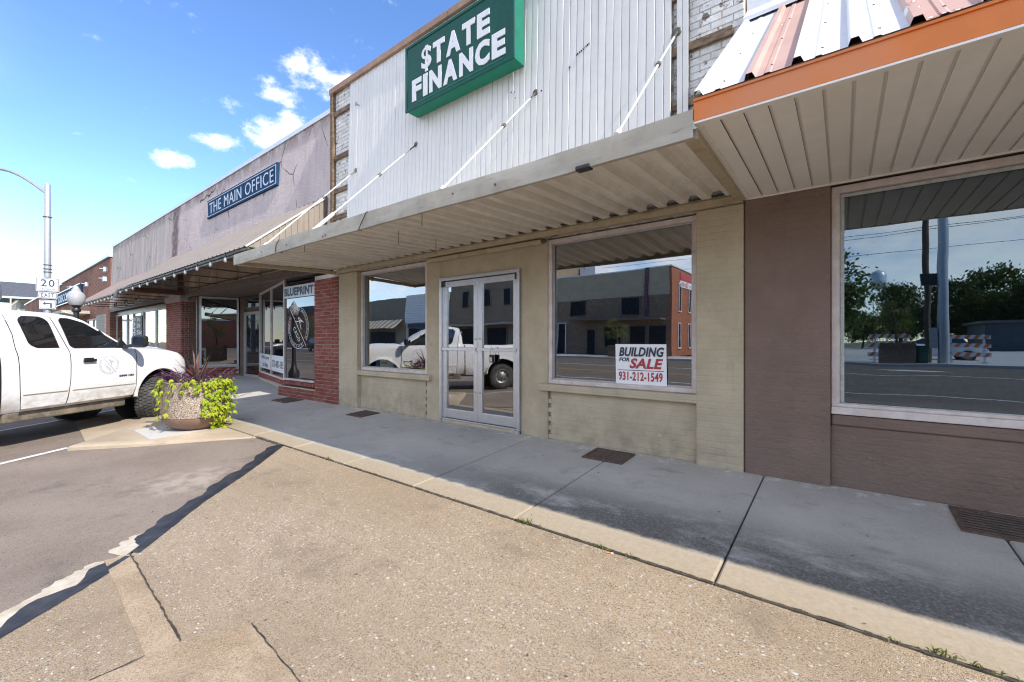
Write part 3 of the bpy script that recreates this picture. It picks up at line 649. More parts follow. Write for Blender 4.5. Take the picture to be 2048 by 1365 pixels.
# white siding, board by board: each one hung a little out of true
rb = random.Random(21); pitch = .0985; x = -7.745; k = 0
while x < -1.47:
    wdt = min(pitch, -1.46-x)
    m = MB(); b = .0045
    prof = [(0,.007),(.004,.0),(wdt*.5,-.002),(wdt-.007,0),(wdt-.003,.007)]
    wav = rb.uniform(-.005, .005)
    fn = lambda u, v: (x+prof[int(u)][0], 4.706+prof[int(u)][1]+wav*math.sin(v*1.1+k)*.6+tilt*(prof[int(u)][0]-wdt/2)+.030*(v-5.), v)
    tilt = max(-.045, min(.045, rb.gauss(0, .015)))
    m.grid(fn, range(5), [3.0,3.8,4.5,5.2,5.8,6.418])
    m.build('siding_board', M_SIDING, shop, 30, fix=False); x += pitch; k += 1
# a separate loose strip of siding at the right
for j, xs in enumerate((-1.405, -1.345)):
    m = MB(); m.box(xs, xs+.056, 4.70, 4.712, 2.9, 6.418); m.build('siding_strip', M_SIDING, shop, bevel=.003)
# backing bricks left bare at both ends
def bricks(parent, x0, x1, z0, z1, y, me_full, L, H, g, rng_, skip=None):
    r = 0; z = z0
    while z+H <= z1+.001:
        x = x0-(L/2 if r % 2 else 0)
        while x < x1-.02:
            a, b = max(x, x0), min(x+L-g, x1)
            if b-a > .03 and not (skip and skip(a, b, z, z+H)):
                piece('brick', me_full, parent, ((a+b)/2, y+rng_.uniform(-.0025, .0025), z+H/2-g/2), sc=((b-a)/(L-g), 1, 1))
            x += L
        z += H; r += 1
def brick_mesh(name, L, H, D, mt, c=.005):
    m = MB(); x, z = L/2, H/2
    f = [(-x+c,-D,-z+c),(x-c,-D,-z+c),(x-c,-D,z-c),(-x+c,-D,z-c)]; e = [(-x,-D+c,-z),(x,-D+c,-z),(x,-D+c,z),(-x,-D+c,z)]; b = [(-x,.03,-z),(x,.03,-z),(x,.03,z),(-x,.03,z)]
    m.add(f+e+b, [(0,1,2,3)]+[(r*4+i, r*4+(i+1) % 4, r*4+4+(i+1) % 4, r*4+4+i) for r in range(2) for i in range(4)])
    return m.mesh(name, mt)
wb_me = brick_mesh('white_brick', .205, .070, .010, M_WBRICK)
bb = shop
bricks(bb, -8.31, -7.745, 3.46, 6.40, 4.776, wb_me, .212, .0765, .009, rb)
bricks(bb, -1.29, -.775, 3.0, 5.3, 4.776, wb_me, .212, .0765, .009, rb)
bricks(bb, -1.455, -1.41, 3.0, 5.0, 4.776, wb_me, .212, .0765, .009, rb)
for z in (3.84, 4.385, 5.06, 5.97):
    m = MB(); m.box(-8.31,-7.74,4.725,4.765,z-.045,z+.045); m.build('batten', M_WOOD, shop, bevel=.004)
for z in (3.84, 4.42, 5.02):
    m = MB(); m.box(-1.465,-.87 if z < 5 else -.80,4.722,4.765,z-.045,z+.045); m.build('batten', M_WOOD, shop, bevel=.004)
m = MB(); m.box(-8.42,-8.325,4.70,4.77,3.0,6.42); m.build('corner_board', M_WOOD, shop, bevel=.004)
m = MB(); m.box(-8.47,-4.93,4.70,5.1,6.42,6.535); m.box(-4.925,-.76,4.70,5.1,6.42,6.535)
m.build('coping', M_COPING, shop, bevel=.008)
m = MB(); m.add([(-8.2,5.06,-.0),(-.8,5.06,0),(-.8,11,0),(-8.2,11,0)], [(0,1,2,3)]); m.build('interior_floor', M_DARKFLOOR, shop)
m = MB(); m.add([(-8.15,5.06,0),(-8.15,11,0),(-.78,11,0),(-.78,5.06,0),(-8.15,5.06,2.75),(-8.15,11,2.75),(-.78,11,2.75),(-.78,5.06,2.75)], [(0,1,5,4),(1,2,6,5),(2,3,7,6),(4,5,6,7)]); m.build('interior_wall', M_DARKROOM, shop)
m = MB(); m.box(-8.42,-.77,5.1,16,3.0,6.1); m.build('roof_block', M_WMORTAR, shop)
# fluorescent tube housing over the door
m = MB(); m.box(-5.42,-3.16,4.69,4.782,2.585,2.645); m.build('lamp_housing', M_TRIM, shop, bevel=.008)
m = MB(); m.cyl((-3.16,4.735,2.617),(-3.10,4.735,2.617),.018,None,10); m.tube([(-3.10,4.73,2.62),(-2.98,4.70,2.65),(-2.9,4.70,2.66)],.006); m.build('cable_end', M_STEEL, shop)
# spare eye bolts and screw holes on the siding
m = MB()
def eyebolt(m, x, z):
    m.cyl((x,4.70,z),(x,4.655,z),.008,None,8)
    pts = [(x+.028*math.cos(a), 4.63, z+.03*math.sin(a)) for a in [i*math.pi/6 for i in range(13)]]; m.tube(pts,.006,5)
eyebolt(m, -7.35, 5.83); m.build('eye_bolt', M_STEEL, shop)
m = MB()
for i in range(15):
    x, z = rb.uniform(-5.9,-1.6), rb.uniform(3.6,4.9); r = rb.uniform(.005,.016); m.cyl((x,4.702,z),(x,4.690,z),r,r*.8,8)
for i in range(9): m.cyl((-2.62+i*.022+rb.uniform(-.01,.01),4.7,4.86+i*.009),(-2.62+i*.022,4.688,4.86+i*.009),rb.uniform(.004,.009),None,7)
m.build('bolt_hole', M_VOID, shop, kind='stuff')

# corrugated canopy hung on rods
can = thing('metal_canopy', 'flat corrugated metal canopy hung on white rods over the vacant shop', 'canopy', (-4.5, 3.8, 2.6))
P_ = .222; X0, X1 = -8.22, -.80
us = []; x = X0
while x < X1:
    for dx, dz in ((0,0),(.055,0),(.085,.052),(.165,.052),(.195,0)):
        if x+dx <= X1: us.append((x+dx, dz))
    x += P_
def deckfn(i, v):
    x, dz = us[i]; t_ = (v-2.93)/1.76
    d = .03*math.exp(-((x+1.72)/.12)**2-((v-4.05)/.16)**2)+.012*math.exp(-((x+2.6)/.2)**2-((v-3.3)/.2)**2)
    return (x, v, 2.665+.085*t_+dz*(1-.25*(d > .01))-d+.003*math.sin(x*3.1))
m = MB(); m.grid(deckfn, range(len(us)), [2.93,3.1,3.3,3.5,3.75,3.9,4.0,4.1,4.2,4.4,4.69]); m.build('deck', M_DECK, can, 20, fix=False)
m = MB(); N = 40
def fasc(u, v):
    prof = [(2.93,2.640),(2.93,2.618),(2.892,2.618),(2.885,2.70),(2.89,2.795),(2.99,2.80),(2.995,2.775)]
    y, z = prof[v]; wob = .006*math.sin(u*2.3)+.004*math.sin(u*7.1+v); return (u, y+wob, z+.008*math.sin(u*.9)+(.02 if u < -7.2 and v == 3 else 0)*math.sin(u*5)*.3)
m.grid(fasc, [-8.32+7.56*i/N for i in range(N+1)], range(7)); m.build('fascia', M_FASCIA, can, 35)
m = MB(); m.box(-8.12,-.775,4.64,4.768,2.767,2.775); m.box(-8.12,-.775,4.70,4.768,2.775,2.90); m.build('closure_strip', M_STEEL, can)
m = MB(); m.bar((-.79,2.94,2.655),(-.79,4.70,2.71),.085,.07); m.build('end_beam', M_TRIM, can, bevel=.006)
m = MB(); m.bar((-8.27,2.94,2.640),(-8.2,4.70,2.69),.10,.06); m.build('end_beam', M_TRIM, can, bevel=.006)
for xt, xb in ((-7.47,-7.36), (-5.68,-5.8), (-3.24,-3.23), (-1.40,-1.33)):
    m = MB(); a, b = V((xt,4.695,4.605)), V((xb,2.99,2.83)); d = (b-a).normalized()
    m.cyl(a+d*.18, b, .0125, None, 10)
    r_ = m.build('tie_rod', M_ROD, can, 40)
    m = MB(); m.cyl(a, a+d*.19, .012, None, 8); m.cyl((xt,4.70,4.61),(xt,4.685,4.61),.05,.04,10); m.build('anchor', M_STEEL, r_, 40); MB().cyl(a+d*.95, a+d*1.0, .024, None, 8).build('clamp', M_STEEL, r_, 40)
    m = MB(); m.cyl(b-d*.42 if -6 < xb < -5 else b-d*.06, b, .026, None, 10); m.bar(b+V((0,.05,-.02)), b+V((0,-.04,-.02)), .05, .02); m.build('clevis', M_ROD, r_, 40)
for x, y, z, L in ((-4.40,3.36,2.69,.17), (-3.58,3.04,2.68,.12), (-4.50,4.07,2.72,.18), (-6.0,2.97,2.66,.09)):
    m = MB(); m.tube([(x,y,z+.02),(x+.004,y,z-L*.5),(x-.003,y,z-L),(x+.006,y+.004,z-L-.02)],.004,5); m.build('dangling_wire', M_STEEL, can)
m = MB(); m.tube([(-4.58,2.95,2.63),(-4.52,2.878,2.622),(-4.36,2.876,2.795),(-4.33,2.93,2.81)],.005,5); m.tube([(-6.62,2.95,2.62),(-6.7,2.875,2.63),(-6.66,2.873,2.74),(-6.58,2.88,2.80)],.005,5)
m.build('strap_wire', M_BLACK, can)
m = MB(); m.box(-1.62,-1.50,2.875,2.95,2.60,2.635); m.build('drain_outlet', M_BLACK, can, bevel=.01)
m = MB()
for x, z in ((-7.2,2.70),(-6.35,2.69),(-5.35,2.66),(-5.28,2.67),(-2.42,2.68),(-2.95,2.71)): m.cyl((x,2.888,z),(x,2.878,z),.010,None,8)
m.build('screw_head', M_RUST, can, kind='stuff')

# green lit box sign with raised letters
sg = thing('box_sign', 'green box sign reading $TATE FINANCE with raised white letters on white siding', 'sign', (-4.52, 4.57, 5.5))
m = MB(); m.box(-5.63,-3.42,4.47,4.695,5.03,6.06); m.build('cabinet', M_GREENS, sg, bevel=.012)
m = MB(); m.box(-5.645,-3.405,4.44,4.468,5.015,5.06); m.box(-5.645,-3.405,4.44,4.468,6.03,6.075); m.box(-5.645,-5.60,4.441,4.467,5.06,6.03); m.box(-3.45,-3.405,4.441,4.467,5.06,6.03); m.build('retainer_frame', M_GREEN, sg, bevel=.006)
m = MB(); m.box(-5.60,-3.45,4.452,4.468,5.06,6.03); m.build('face_panel', M_GREEN, sg)
def word(s_, x0, x1, z0, z1, slope=0):
    ws = {'I': .38, '$': .85, 'A': 1.1, 'N': 1.02, 'C': 1.0, 'T': .95, 'E': .88, 'F': .84}
    g = .16; tot = sum(ws[c] for c in s_)+g*(len(s_)-1); u = (x1-x0)/tot; x = x0
    for c in s_:
        zz0, zz1 = (z0-.03, z1+.03) if c == '$' else (z0, z1)
        text(c, (x,4.451,zz0), (1,0,0), (0,0,1), ws[c]*u, zz1-zz0, M_WHITE, sg, 'letter', bold=.024 if c == '$' else .05, th=.012, off=.012); x += (ws[c]+g)*u
word('$TATE', -5.24, -3.83, 5.535, 5.875); word('FINANCE', -5.47, -3.555, 5.135, 5.475)
m = MB(); m.box(-5.40,-3.6,4.447,4.4535,5.085,5.10); m.build('panel_moulding', M_GREENS, sg)

# for-sale board set outside the right window's glass to read brighter, lock box on the door, clutter in the left window
fs = thing('sale_sign', 'white BUILDING FOR SALE board standing low against the right hand shop window', 'sign', (-1.86, 4.845, .8))
m = MB(); m.obox((-1.862,4.845,1.028),(.303,0,0),(0,.004,0),(-.006,.004,.235)); m.build('board', mat('white_sign_board', (.88,.90,.93), .5, var=.01), fs)
o_ = V((-2.165,4.8385,.793))
def ft(b, u0, u1, v0, v1, mt, sh=0, bo=.03): text(b, (o_.x+u0, o_.y-.0, o_.z+v0), (1,0,0), (0,.01,1), u1-u0, v1-v0, mt, fs, bold=bo, shear=sh, th=0, off=.004)
ft('BUILDING', .045, .58, .325, .435, M_INK, .22, .035); ft('FOR', .045, .175, .265, .312, M_INK, .2); ft('SALE', .175, .57, .185, .305, M_REDINK, .22, .035); ft('931-212-1549', .04, .565, .04, .145, M_REDINK, 0, .03)
m = MB(); m.obox((-1.86,4.837,.956),(.275,0,0),(0,.002,0),(0,0,.003)); m.build('rule_line', M_INK, fs)
lb = thing('lock_box', 'black key lock box hanging from the right hand push bar of the glass door', 'lock box', (-4.05, 4.75, 1.05))
m = MB(); m.box(-4.085,-4.015,4.728,4.772,.985,1.10); m.build('case', M_BLACK, lb, bevel=.008)
m = MB(); m.tube([(-4.075,4.75,1.10),(-4.075,4.742,1.18),(-4.06,4.738,1.205),(-4.04,4.738,1.205),(-4.025,4.742,1.18),(-4.025,4.75,1.10)],.006,6); m.build('shackle', M_CHROME, lb, 40)
m = MB(); m.box(-4.072,-4.028,4.724,4.729,1.0,1.06); m.build('keypad', M_ALUD, lb)
bx = thing('cardboard_carton', 'small white carton with a yellow patch inside the left shop window', 'carton', (-6.9, 5.1, .74))
m = MB(); m.obox((-6.93,5.06,.90),(.17,.03,0),(-.012,.06,0),(0,-.01,.11)); m.build('carton_body', M_PAPER, bx, bevel=.004)
m = MB(); m.obox((-6.88,5.005,.95),(.04,.007,0),(0,.003,0),(0,0,.04)); m.obox((-6.97,4.99,.88),(.07,.012,0),(0,.003,0),(0,0,.015)); m.build('printed_patch', M_YELLOW, bx)
sb = thing('spray_bottle', 'blue spray bottle in the left corner of the shop window', 'bottle', (-7.25, 5.05, .74))
m = MB(); m.lathe([(0,.745),(.042,.745),(.045,.76),(.045,.88),(.03,.93),(.016,.95),(.016,.97)], (-7.25,5.05,0), 16); m.build('bottle_body', mat('blue_liquid', (.05,.16,.42), .2), sb, 40)
m = MB(); m.box(-7.275,-7.225,5.03,5.07,.97,1.005); m.box(-7.31,-7.275,5.04,5.06,.985,1.0); m.obox((-7.29,5.05,.955),(.006,0,0),(0,.01,0),(.008,0,.03)); m.build('trigger_head', M_PAPER, sb, bevel=.004)
m = MB(); m.box(-7.4,-5.5,4.87,5.25,.70,.738); m.box(-3.1,-1.25,4.87,5.25,.70,.738); m.build('display_shelf', M_DARKFLOOR, shop)
# iron grates in the walk along the wall
def grate(x0, x1, y0, y1, label, bars, vertical=False):
    z = lambda y: zs(y)
    g = thing('floor_grate', label, 'grate', ((x0+x1)/2, (y0+y1)/2, zs((y0+y1)/2)), group='iron grates set in the sidewalk')
    q = lambda m, a, b, c, d, o0, o1: m.add([(a,c,z(c)+o0),(b,c,z(c)+o0),(b,d,z(d)+o0),(a,d,z(d)+o0),(a,c,z(c)+o1),(b,c,z(c)+o1),(b,d,z(d)+o1),(a,d,z(d)+o1)],
                                            [(3,2,1,0),(4,5,6,7),(0,1,5,4),(1,2,6,5),(2,3,7,6),(3,0,4,7)])
    m = MB(); q(m, x0+.01, x1-.01, y0+.01, y1-.01, -.02, .006); m.build('drain_pit', M_VOID, g)  # black plate laid on the slab, standing in for the dark below the bars
    m = MB(); f = .032
    q(m,x0,x1,y0,y0+f,-.01,.016); q(m,x0,x1,y1-f,y1,-.01,.016); q(m,x0,x0+f,y0+f,y1-f,-.01,.0155); q(m,x1-f,x1,y0+f,y1-f,-.01,.0155); xm = (x0+x1)/2; q(m,xm-.014,xm+.014,y0+f,y1-f,-.01,.0145)
    m.build('grate_frame', M_RUST, g)
    for k in range(bars):
        y = y0+f+(y1-y0-2*f)*(k+.5)/bars; m = MB(); h = .011
        q(m,x0+f,xm-.014,y-h,y+h,.0,.012); q(m,xm+.014,x1-f,y-h,y+h,.0,.012); m.build('grate_bar', M_IRON, g)
grate(-2.345,-1.865,4.32,4.71,'square rusty iron grate in the sidewalk under the for sale window',8)
grate(.655,1.75,4.27,4.735,'iron grate in the sidewalk against the brown painted wall',8)
grate(-7.05,-6.6,4.23,4.63,'dark iron grate in the sidewalk beside the left tan pilaster',7)
grate(-10.08,-9.42,4.24,4.64,'dark iron grate in the sidewalk under the BLUEPRINT window',7)

# ------------------------------------------------------------------ brown shop on the right, with its awning
br = thing('shop_building', 'brown painted brick shop with one wide window under an orange edged awning', 'building', (3, 4.8, 0))
MB().box(-.768,-.085,4.74,5.05,-.06,2.70).build('pilaster', M_BROWN, br, bevel=.012); MB().box(-.085,6.2,4.80,5.05,-.06,.55).build('wall_panel', M_BROWN, br, bevel=.006); MB().box(-.768,6.2,4.85,5.05,2.702,3.2).build('lintel_wall', M_BROWN, br)
m = MB(); m.box(-.08,6.2,4.775,5.05,.552,.645); m.build('window_sill', M_BROWN, br, bevel=.01)
f = shop_window(br, -.08, 5.2, .65, 2.68, 4.845, .06, M_PINKW, G_BROWN, .12, False)
m = MB(); m.box(-.08,6.2,4.755,4.80,.652,.715); m.box(-.08,6.2,4.785,4.80,.715,.745); m.build('ledge_board', M_PINKW, f, bevel=.005)
m = MB(); z0, z1 = .715, 2.615; m.box(-.018,5.1,4.835,4.85,z0,z0+.035); m.box(-.018,5.1,4.835,4.85,z1-.03,z1); m.box(-.018,.012,4.836,4.85,z0+.035,z1-.03); m.build('glazing_stop', mat('old_grey_putty', (.42,.46,.45), .6, (.56,.58,.56), 12, bump=.4, bsc=70, var=.1), f, bevel=.004)
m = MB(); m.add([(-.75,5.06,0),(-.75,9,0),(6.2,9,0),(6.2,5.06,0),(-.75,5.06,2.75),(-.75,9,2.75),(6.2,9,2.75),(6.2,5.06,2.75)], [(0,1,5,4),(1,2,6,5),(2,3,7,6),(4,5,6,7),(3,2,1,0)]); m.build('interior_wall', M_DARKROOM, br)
m = MB(); m.box(-.768,6.2,4.83,5.1,3.202,6.3); m.build('upper_wall', M_FBRICK, br); m = MB(); m.box(-.768,6.2,5.1,16,3.0,6.0); m.build('roof_block', M_FBRICK, br)
aw = thing('metal_awning', 'sloping white and pink metal roof awning with orange fascia and cream soffit', 'awning', (2.6, 3.8, 2.7))
XE = 6.2; x = -.745; k = 0
while x < XE:
    wdt = min(.131, XE-x); m = MB()
    m.add([(x+.018,2.93,2.699),(x+wdt,2.93,2.699),(x+wdt,4.73,2.699),(x+.018,4.73,2.699),(x,2.93,2.699),(x,4.73,2.699),(x,2.93,2.712),(x,4.73,2.712),(x+.018,2.93,2.712),(x+.018,4.73,2.712)],
          [(0,1,2,3),(6,8,9,7),(8,0,3,9)]); m.build('soffit_board', M_SOFFIT, aw, fix=False); x += .131; k += 1
m = MB(); m.box(-.757,XE,2.884,2.93,2.694,2.706); m.box(-.752,-.715,2.93,4.735,2.686,2.72); m.box(-.75,XE,4.732,4.752,2.686,2.722); m.build('soffit_trim', M_SOFFIT, aw)
m = MB(); m.box(-.757,XE,2.885,2.90,2.708,2.842); m.box(-.757,XE,2.875,2.90,2.835,2.85); m.build('fascia', M_ORANGE, aw)
m = MB(); m.box(-.75,-.735,2.9,4.8,2.72,2.85); m.add([(-.745,2.9,2.85),(-.745,4.82,2.85),(-.745,4.82,4.46)], [(0,1,2)]); m.build('gable_cheek', M_FASCIA, aw, fix=False)
A, B = V((0,2.868,2.854)), V((0,4.80,4.50)); sl = (B-A); nn = V((0,-sl.z,sl.y)).normalized()
panels = [(-.757,-.466,'w'),(-.466,-.229,'p'),(-.229,.022,'w'),(.022,.262,'w'),(.262,.508,'p'),(.508,.76,'w'),(.76,1.0,'w'),(1.0,1.25,'p'),(1.25,1.5,'w'),(1.5,1.75,'w'),(1.75,2.0,'p'),(2.0,2.6,'w'),(2.6,3.4,'w'),(3.4,4.2,'p'),(4.2,5.2,'w'),(5.2,6.2,'w')]
for x0, x1, c in panels:
    wd = x1-x0
    pf = [(0,.0),(.012,.034),(.045,.034),(.06,.0),(.5*wd-.02,0),(.5*wd-.012,.006),(.5*wd+.012,.006),(.5*wd+.02,0),(.5*wd+.05,0),(wd,.0)]
    m = MB(); m.grid(lambda u, v: tuple(A+sl*v+nn*pf[int(u)][1]+V((x0+pf[int(u)][0],0,0))), range(len(pf)), [0,.25,.5,.75,1.0])
    m.build('roof_panel', M_WROOF if c == 'w' else M_PROOF, aw, 25, fix=False)
m = MB(); m.box(-.745,XE,2.915,2.925,2.72,2.88); m.build('eave_closure', M_FASCIA, aw)
m = MB(); m.prism([(-.757,4.60,4.36),(-.757,4.84,4.565),(-.757,4.84,4.72),(-.757,4.825,4.72),(-.757,4.825,4.60),(-.757,4.60,4.40)], (XE+.757,0,0)); m.build('ridge_flashing', M_WROOF, aw)
m = MB(); rs = random.Random(5)
for x0, x1, c in panels[:8]:
    for v in (.06, .34, .62, .9):
        p = A+sl*v+V((x0+(x1-x0)*.55,0,0)); m.cyl(p, p+nn*.009, .008, .006, 6)
m.build('roof_screw', M_STEEL, aw, kind='stuff')
# ------------------------------------------------------------------ neighbouring shop with mauve stucco front
mo = thing('shop_building', 'long low building with stained mauve stucco upper wall and brick piers', 'building', (-19, 4.8, 0))
m = MB(); m.prism([(-30.2,4.765,3.32),(-30.2,4.89,6.2),(-30.2,5.2,6.2),(-30.2,5.2,3.32)], (21.77,0,0)); m.build('stucco_wall', M_STUC, mo)   # leans back a little
m = MB(); m.box(-30.2,-8.13,4.755,5.2,2.98,3.32); m.box(-19.6,-8.75,4.752,4.764,3.322,4.22); m.box(-28.3,-19.62,4.752,4.764,3.322,4.05); m.box(-8.43,-8.13,4.78,5.1,2.75,2.98); m.build('flaking_wall', M_MOTT, mo)
m = MB(); m.box(-30.25,-8.43,4.86,5.25,6.2,6.24); m.box(-30.25,-8.43,4.865,5.24,6.24,6.31); m.build('parapet_cap', M_PALE, mo)
m = MB(); m.box(-30.2,-8.43,5.2,18,3.0,6.0); m.build('roof_block', M_FBRICK, mo)
m = MB(); m.box(-30.0,-9.0,4.74,4.785,2.86,2.995); m.box(-30.0,-9.0,4.752,4.785,2.80,2.855); m.build('header_beam', M_DKWOOD, mo)
y = 4.79; k = 0
while y < 6.9:
    m = MB(); m.box(-30,-9.0,y,y+.135,2.845+.002*(k % 2),2.87); m.build('soffit_plank', M_DKWOOD, mo); y += .14; k += 1
# brick pieces shared by both piers and the ledges
rb = random.Random(5)
br_me = brick_mesh('red_brick', .203, .067, .014, M_BRICK)
br_end = brick_mesh('red_brick_end', .098, .067, .014, M_BRICK)
def pier(x0, x1, y, z1):
    m = MB(); m.box(x0,x1,y,y+.45,-.06,z1); p = m.build('brick_pier', M_MORTAR, mo)
    bricks(p, x0+.003, x1-.003, -.01, z1, y, br_me, .213, .0775, .011, rb)
    z, r = -.01, 0
    while z+.0775 <= z1+.001:                             # the return towards the street's right
        for q in range(2):
            piece('brick', br_end, p, (x1+rb.uniform(-.002,.002), y+.055+q*.11+(.0 if r % 2 else .01), z+.033), rot=(0,0,R(90)))
        z += .0775; r += 1
    return p
p1 = pier(-9.08, -8.13, 4.72, 2.70); p2 = pier(-20.1, -18.4, 4.74, 2.72)
m = MB(); m.box(-20.15,-18.35,4.70,5.2,2.72,3.0); m.build('pier_cap', mat('mauve_block', (.40,.33,.31), .8), mo)
def soldier(parent, a, b, z0, z1, depth, n, ang):
    a, b = V(a), V(b); d = (b-a)/n; me = MB().box(-d.length/2+.005,d.length/2-.005,-depth,.02,-(z1-z0)/2,(z1-z0)/2).mesh('sill_brick', M_BRICK)
    for i in range(n): piece('brick', me, parent, a+d*(i+.5)+V((0,0,(z0+z1)/2+rb.uniform(-.003,.003))), rot=(R(-7),0,ang))
m = MB(); m.box(-10.8,-9.085,4.72,5.05,-.06,.235); l1 = m.build('brick_ledge', M_MORTAR, mo)
bricks(l1, -10.8, -9.09, -.01, .235, 4.72, br_me, .213, .0775, .011, rb)
soldier(l1, (-10.82,5.0,0), (-9.09,5.0,0), .25, .325, .31, 23, 0)
a2, b2 = V((-11.0,5.08,0)), V((-15.0,5.95,0)); an2 = math.atan2(-(b2-a2).y, -(b2-a2).x)
m = MB(); m.prism([(a2.x,a2.y,-.05),(b2.x,b2.y,-.05),(b2.x,b2.y+.35,-.05),(a2.x,a2.y+.35,-.05)], (0,0,.29)); l2 = m.build('brick_ledge', M_MORTAR, mo)
soldier(l2, b2+V((0,.04,0)), a2+V((0,.04,0)), .14, .31, .06, 42, an2)
def pane_wall(parent, a, b, z0, z1, cuts, fm, gm, fw=.05, name='window'):
    a, b = V(a), V(b); d = (b-a); L = d.length; d = d.normalized(); nn = V((d.y,-d.x,0)) if d.x > 0 else V((-d.y,d.x,0))
    m = MB(); up = V((0,0,1))
    def bx(u0, u1, w0, w1, t=.03): m.obox(a+d*(u0+u1)/2+up*(w0+w1)/2, d*(u1-u0)/2, nn*t, up*(w1-w0)/2)
    bx(0,L,z0,z0+fw,.035); bx(0,L,z1-fw,z1,.035)
    for c in [0]+list(cuts)+[1]: u = min(max(c*L, fw/2), L-fw/2); bx(u-fw/2,u+fw/2,z0+fw,z1-fw,.034)
    f = m.build(name, fm, parent)
    cs = [0]+list(cuts)+[1]
    for c0, c1 in zip(cs, cs[1:]):
        m = MB(); p, q = a+d*(c0*L), a+d*(c1*L); m.add([p+up*z0,q+up*z0,q+up*z1,p+up*z1], [(0,1,2,3)]); m.build('pane', gm, f, fix=False)
    return f
pane_wall(mo, (-11.12,5.0,0), (-9.0,5.0,0), .335, 2.93, [], M_PINKW, G_DARK, .045)
pane_wall(mo, (-15.0,5.98,0), (-11.13,5.04,0), .30, 2.84, [.5], M_PINKW, G_DARK, .045)
m = MB(); m.box(-16.95,-15.05,6.15,6.25,2.3,2.84); m.box(-16.98,-16.6,6.1,6.2,.03,2.84); m.box(-15.3,-15.02,6.1,6.2,.03,2.84); m.build('door_surround', M_DKWOOD, mo)
f = pane_wall(mo, (-16.62,6.12,0), (-15.28,6.12,0), .06, 2.3, [], M_ALUD, G_DARK, .09, 'door')
pane_wall(mo, (-16.5,6.13,0), (-15.35,6.13,0), 2.42, 2.8, [], M_FRAMEB, G_DARK, .04)
pane_wall(mo, (-19.1,4.97,0), (-17.42,4.97,0), .42, 2.83, [], M_FRAMEB, G_SHOP, .06)
pane_wall(mo, (-17.40,5.0,0), (-17.1,6.1,0), .42, 2.83, [], M_ALUD, G_DARK, .06)
m = MB(); m.box(-18.4,-17.38,4.96,5.3,-.02,.41); m.prism([(-17.38,4.98,-.02),(-17.06,6.1,-.02),(-17.4,6.1,-.02),(-17.6,5.0,-.02)], (0,0,.43)); l3 = m.build('brick_ledge', M_MORTAR, mo)
bricks(l3, -18.4, -17.39, .0, .40, 4.955, br_me, .213, .0775, .011, rb)
m = MB(); d_ = (V((-17.06,6.1,0))-V((-17.38,4.98,0))); aa = math.atan2(d_.y, d_.x)
for r in range(5):
    for q in range(5):
        p = V((-17.38,4.98,0))+d_*((q+.5+(.4 if r % 2 else 0))/5.5); piece('brick', br_me, l3, (p.x+.003,p.y,.035+r*.0775), rot=(0,0,aa))
# second unit beyond the pier
W2 = [(-30.0,-27.6,G_SHOP),(-27.5,-26.4,G_SHOP),(-26.3,-24.6,G_DARK),(-24.5,-22.6,G_SHOP),(-22.5,-20.15,G_SHOP)]
for a, b, g in W2: pane_wall(mo, (a,5.0,0), (b,5.0,0), .42, 2.62, [], M_ALUD, g, .05)
m = MB(); m.box(-30.1,-20.15,5.0,5.2,-.05,.42); m.box(-30.1,-20.15,4.97,5.2,2.62,2.80); m.build('shop_front_panel', M_FRAMEB, mo)
m = MB(); m.box(-31.5,-30.1,4.76,5.2,-.05,3.0); m.build('end_pier', M_FBRICK, mo)
m = MB(); m.add([(-30,5.3,0),(-17.6,5.3,0),(-17.6,9,0),(-30,9,0),(-30,5.3,2.8),(-17.6,5.3,2.8),(-17.6,9,2.8),(-30,9,2.8)], [(3,2,6,7),(0,1,2,3),(4,5,6,7)]); m.build('interior_wall', M_DARKROOM, mo)
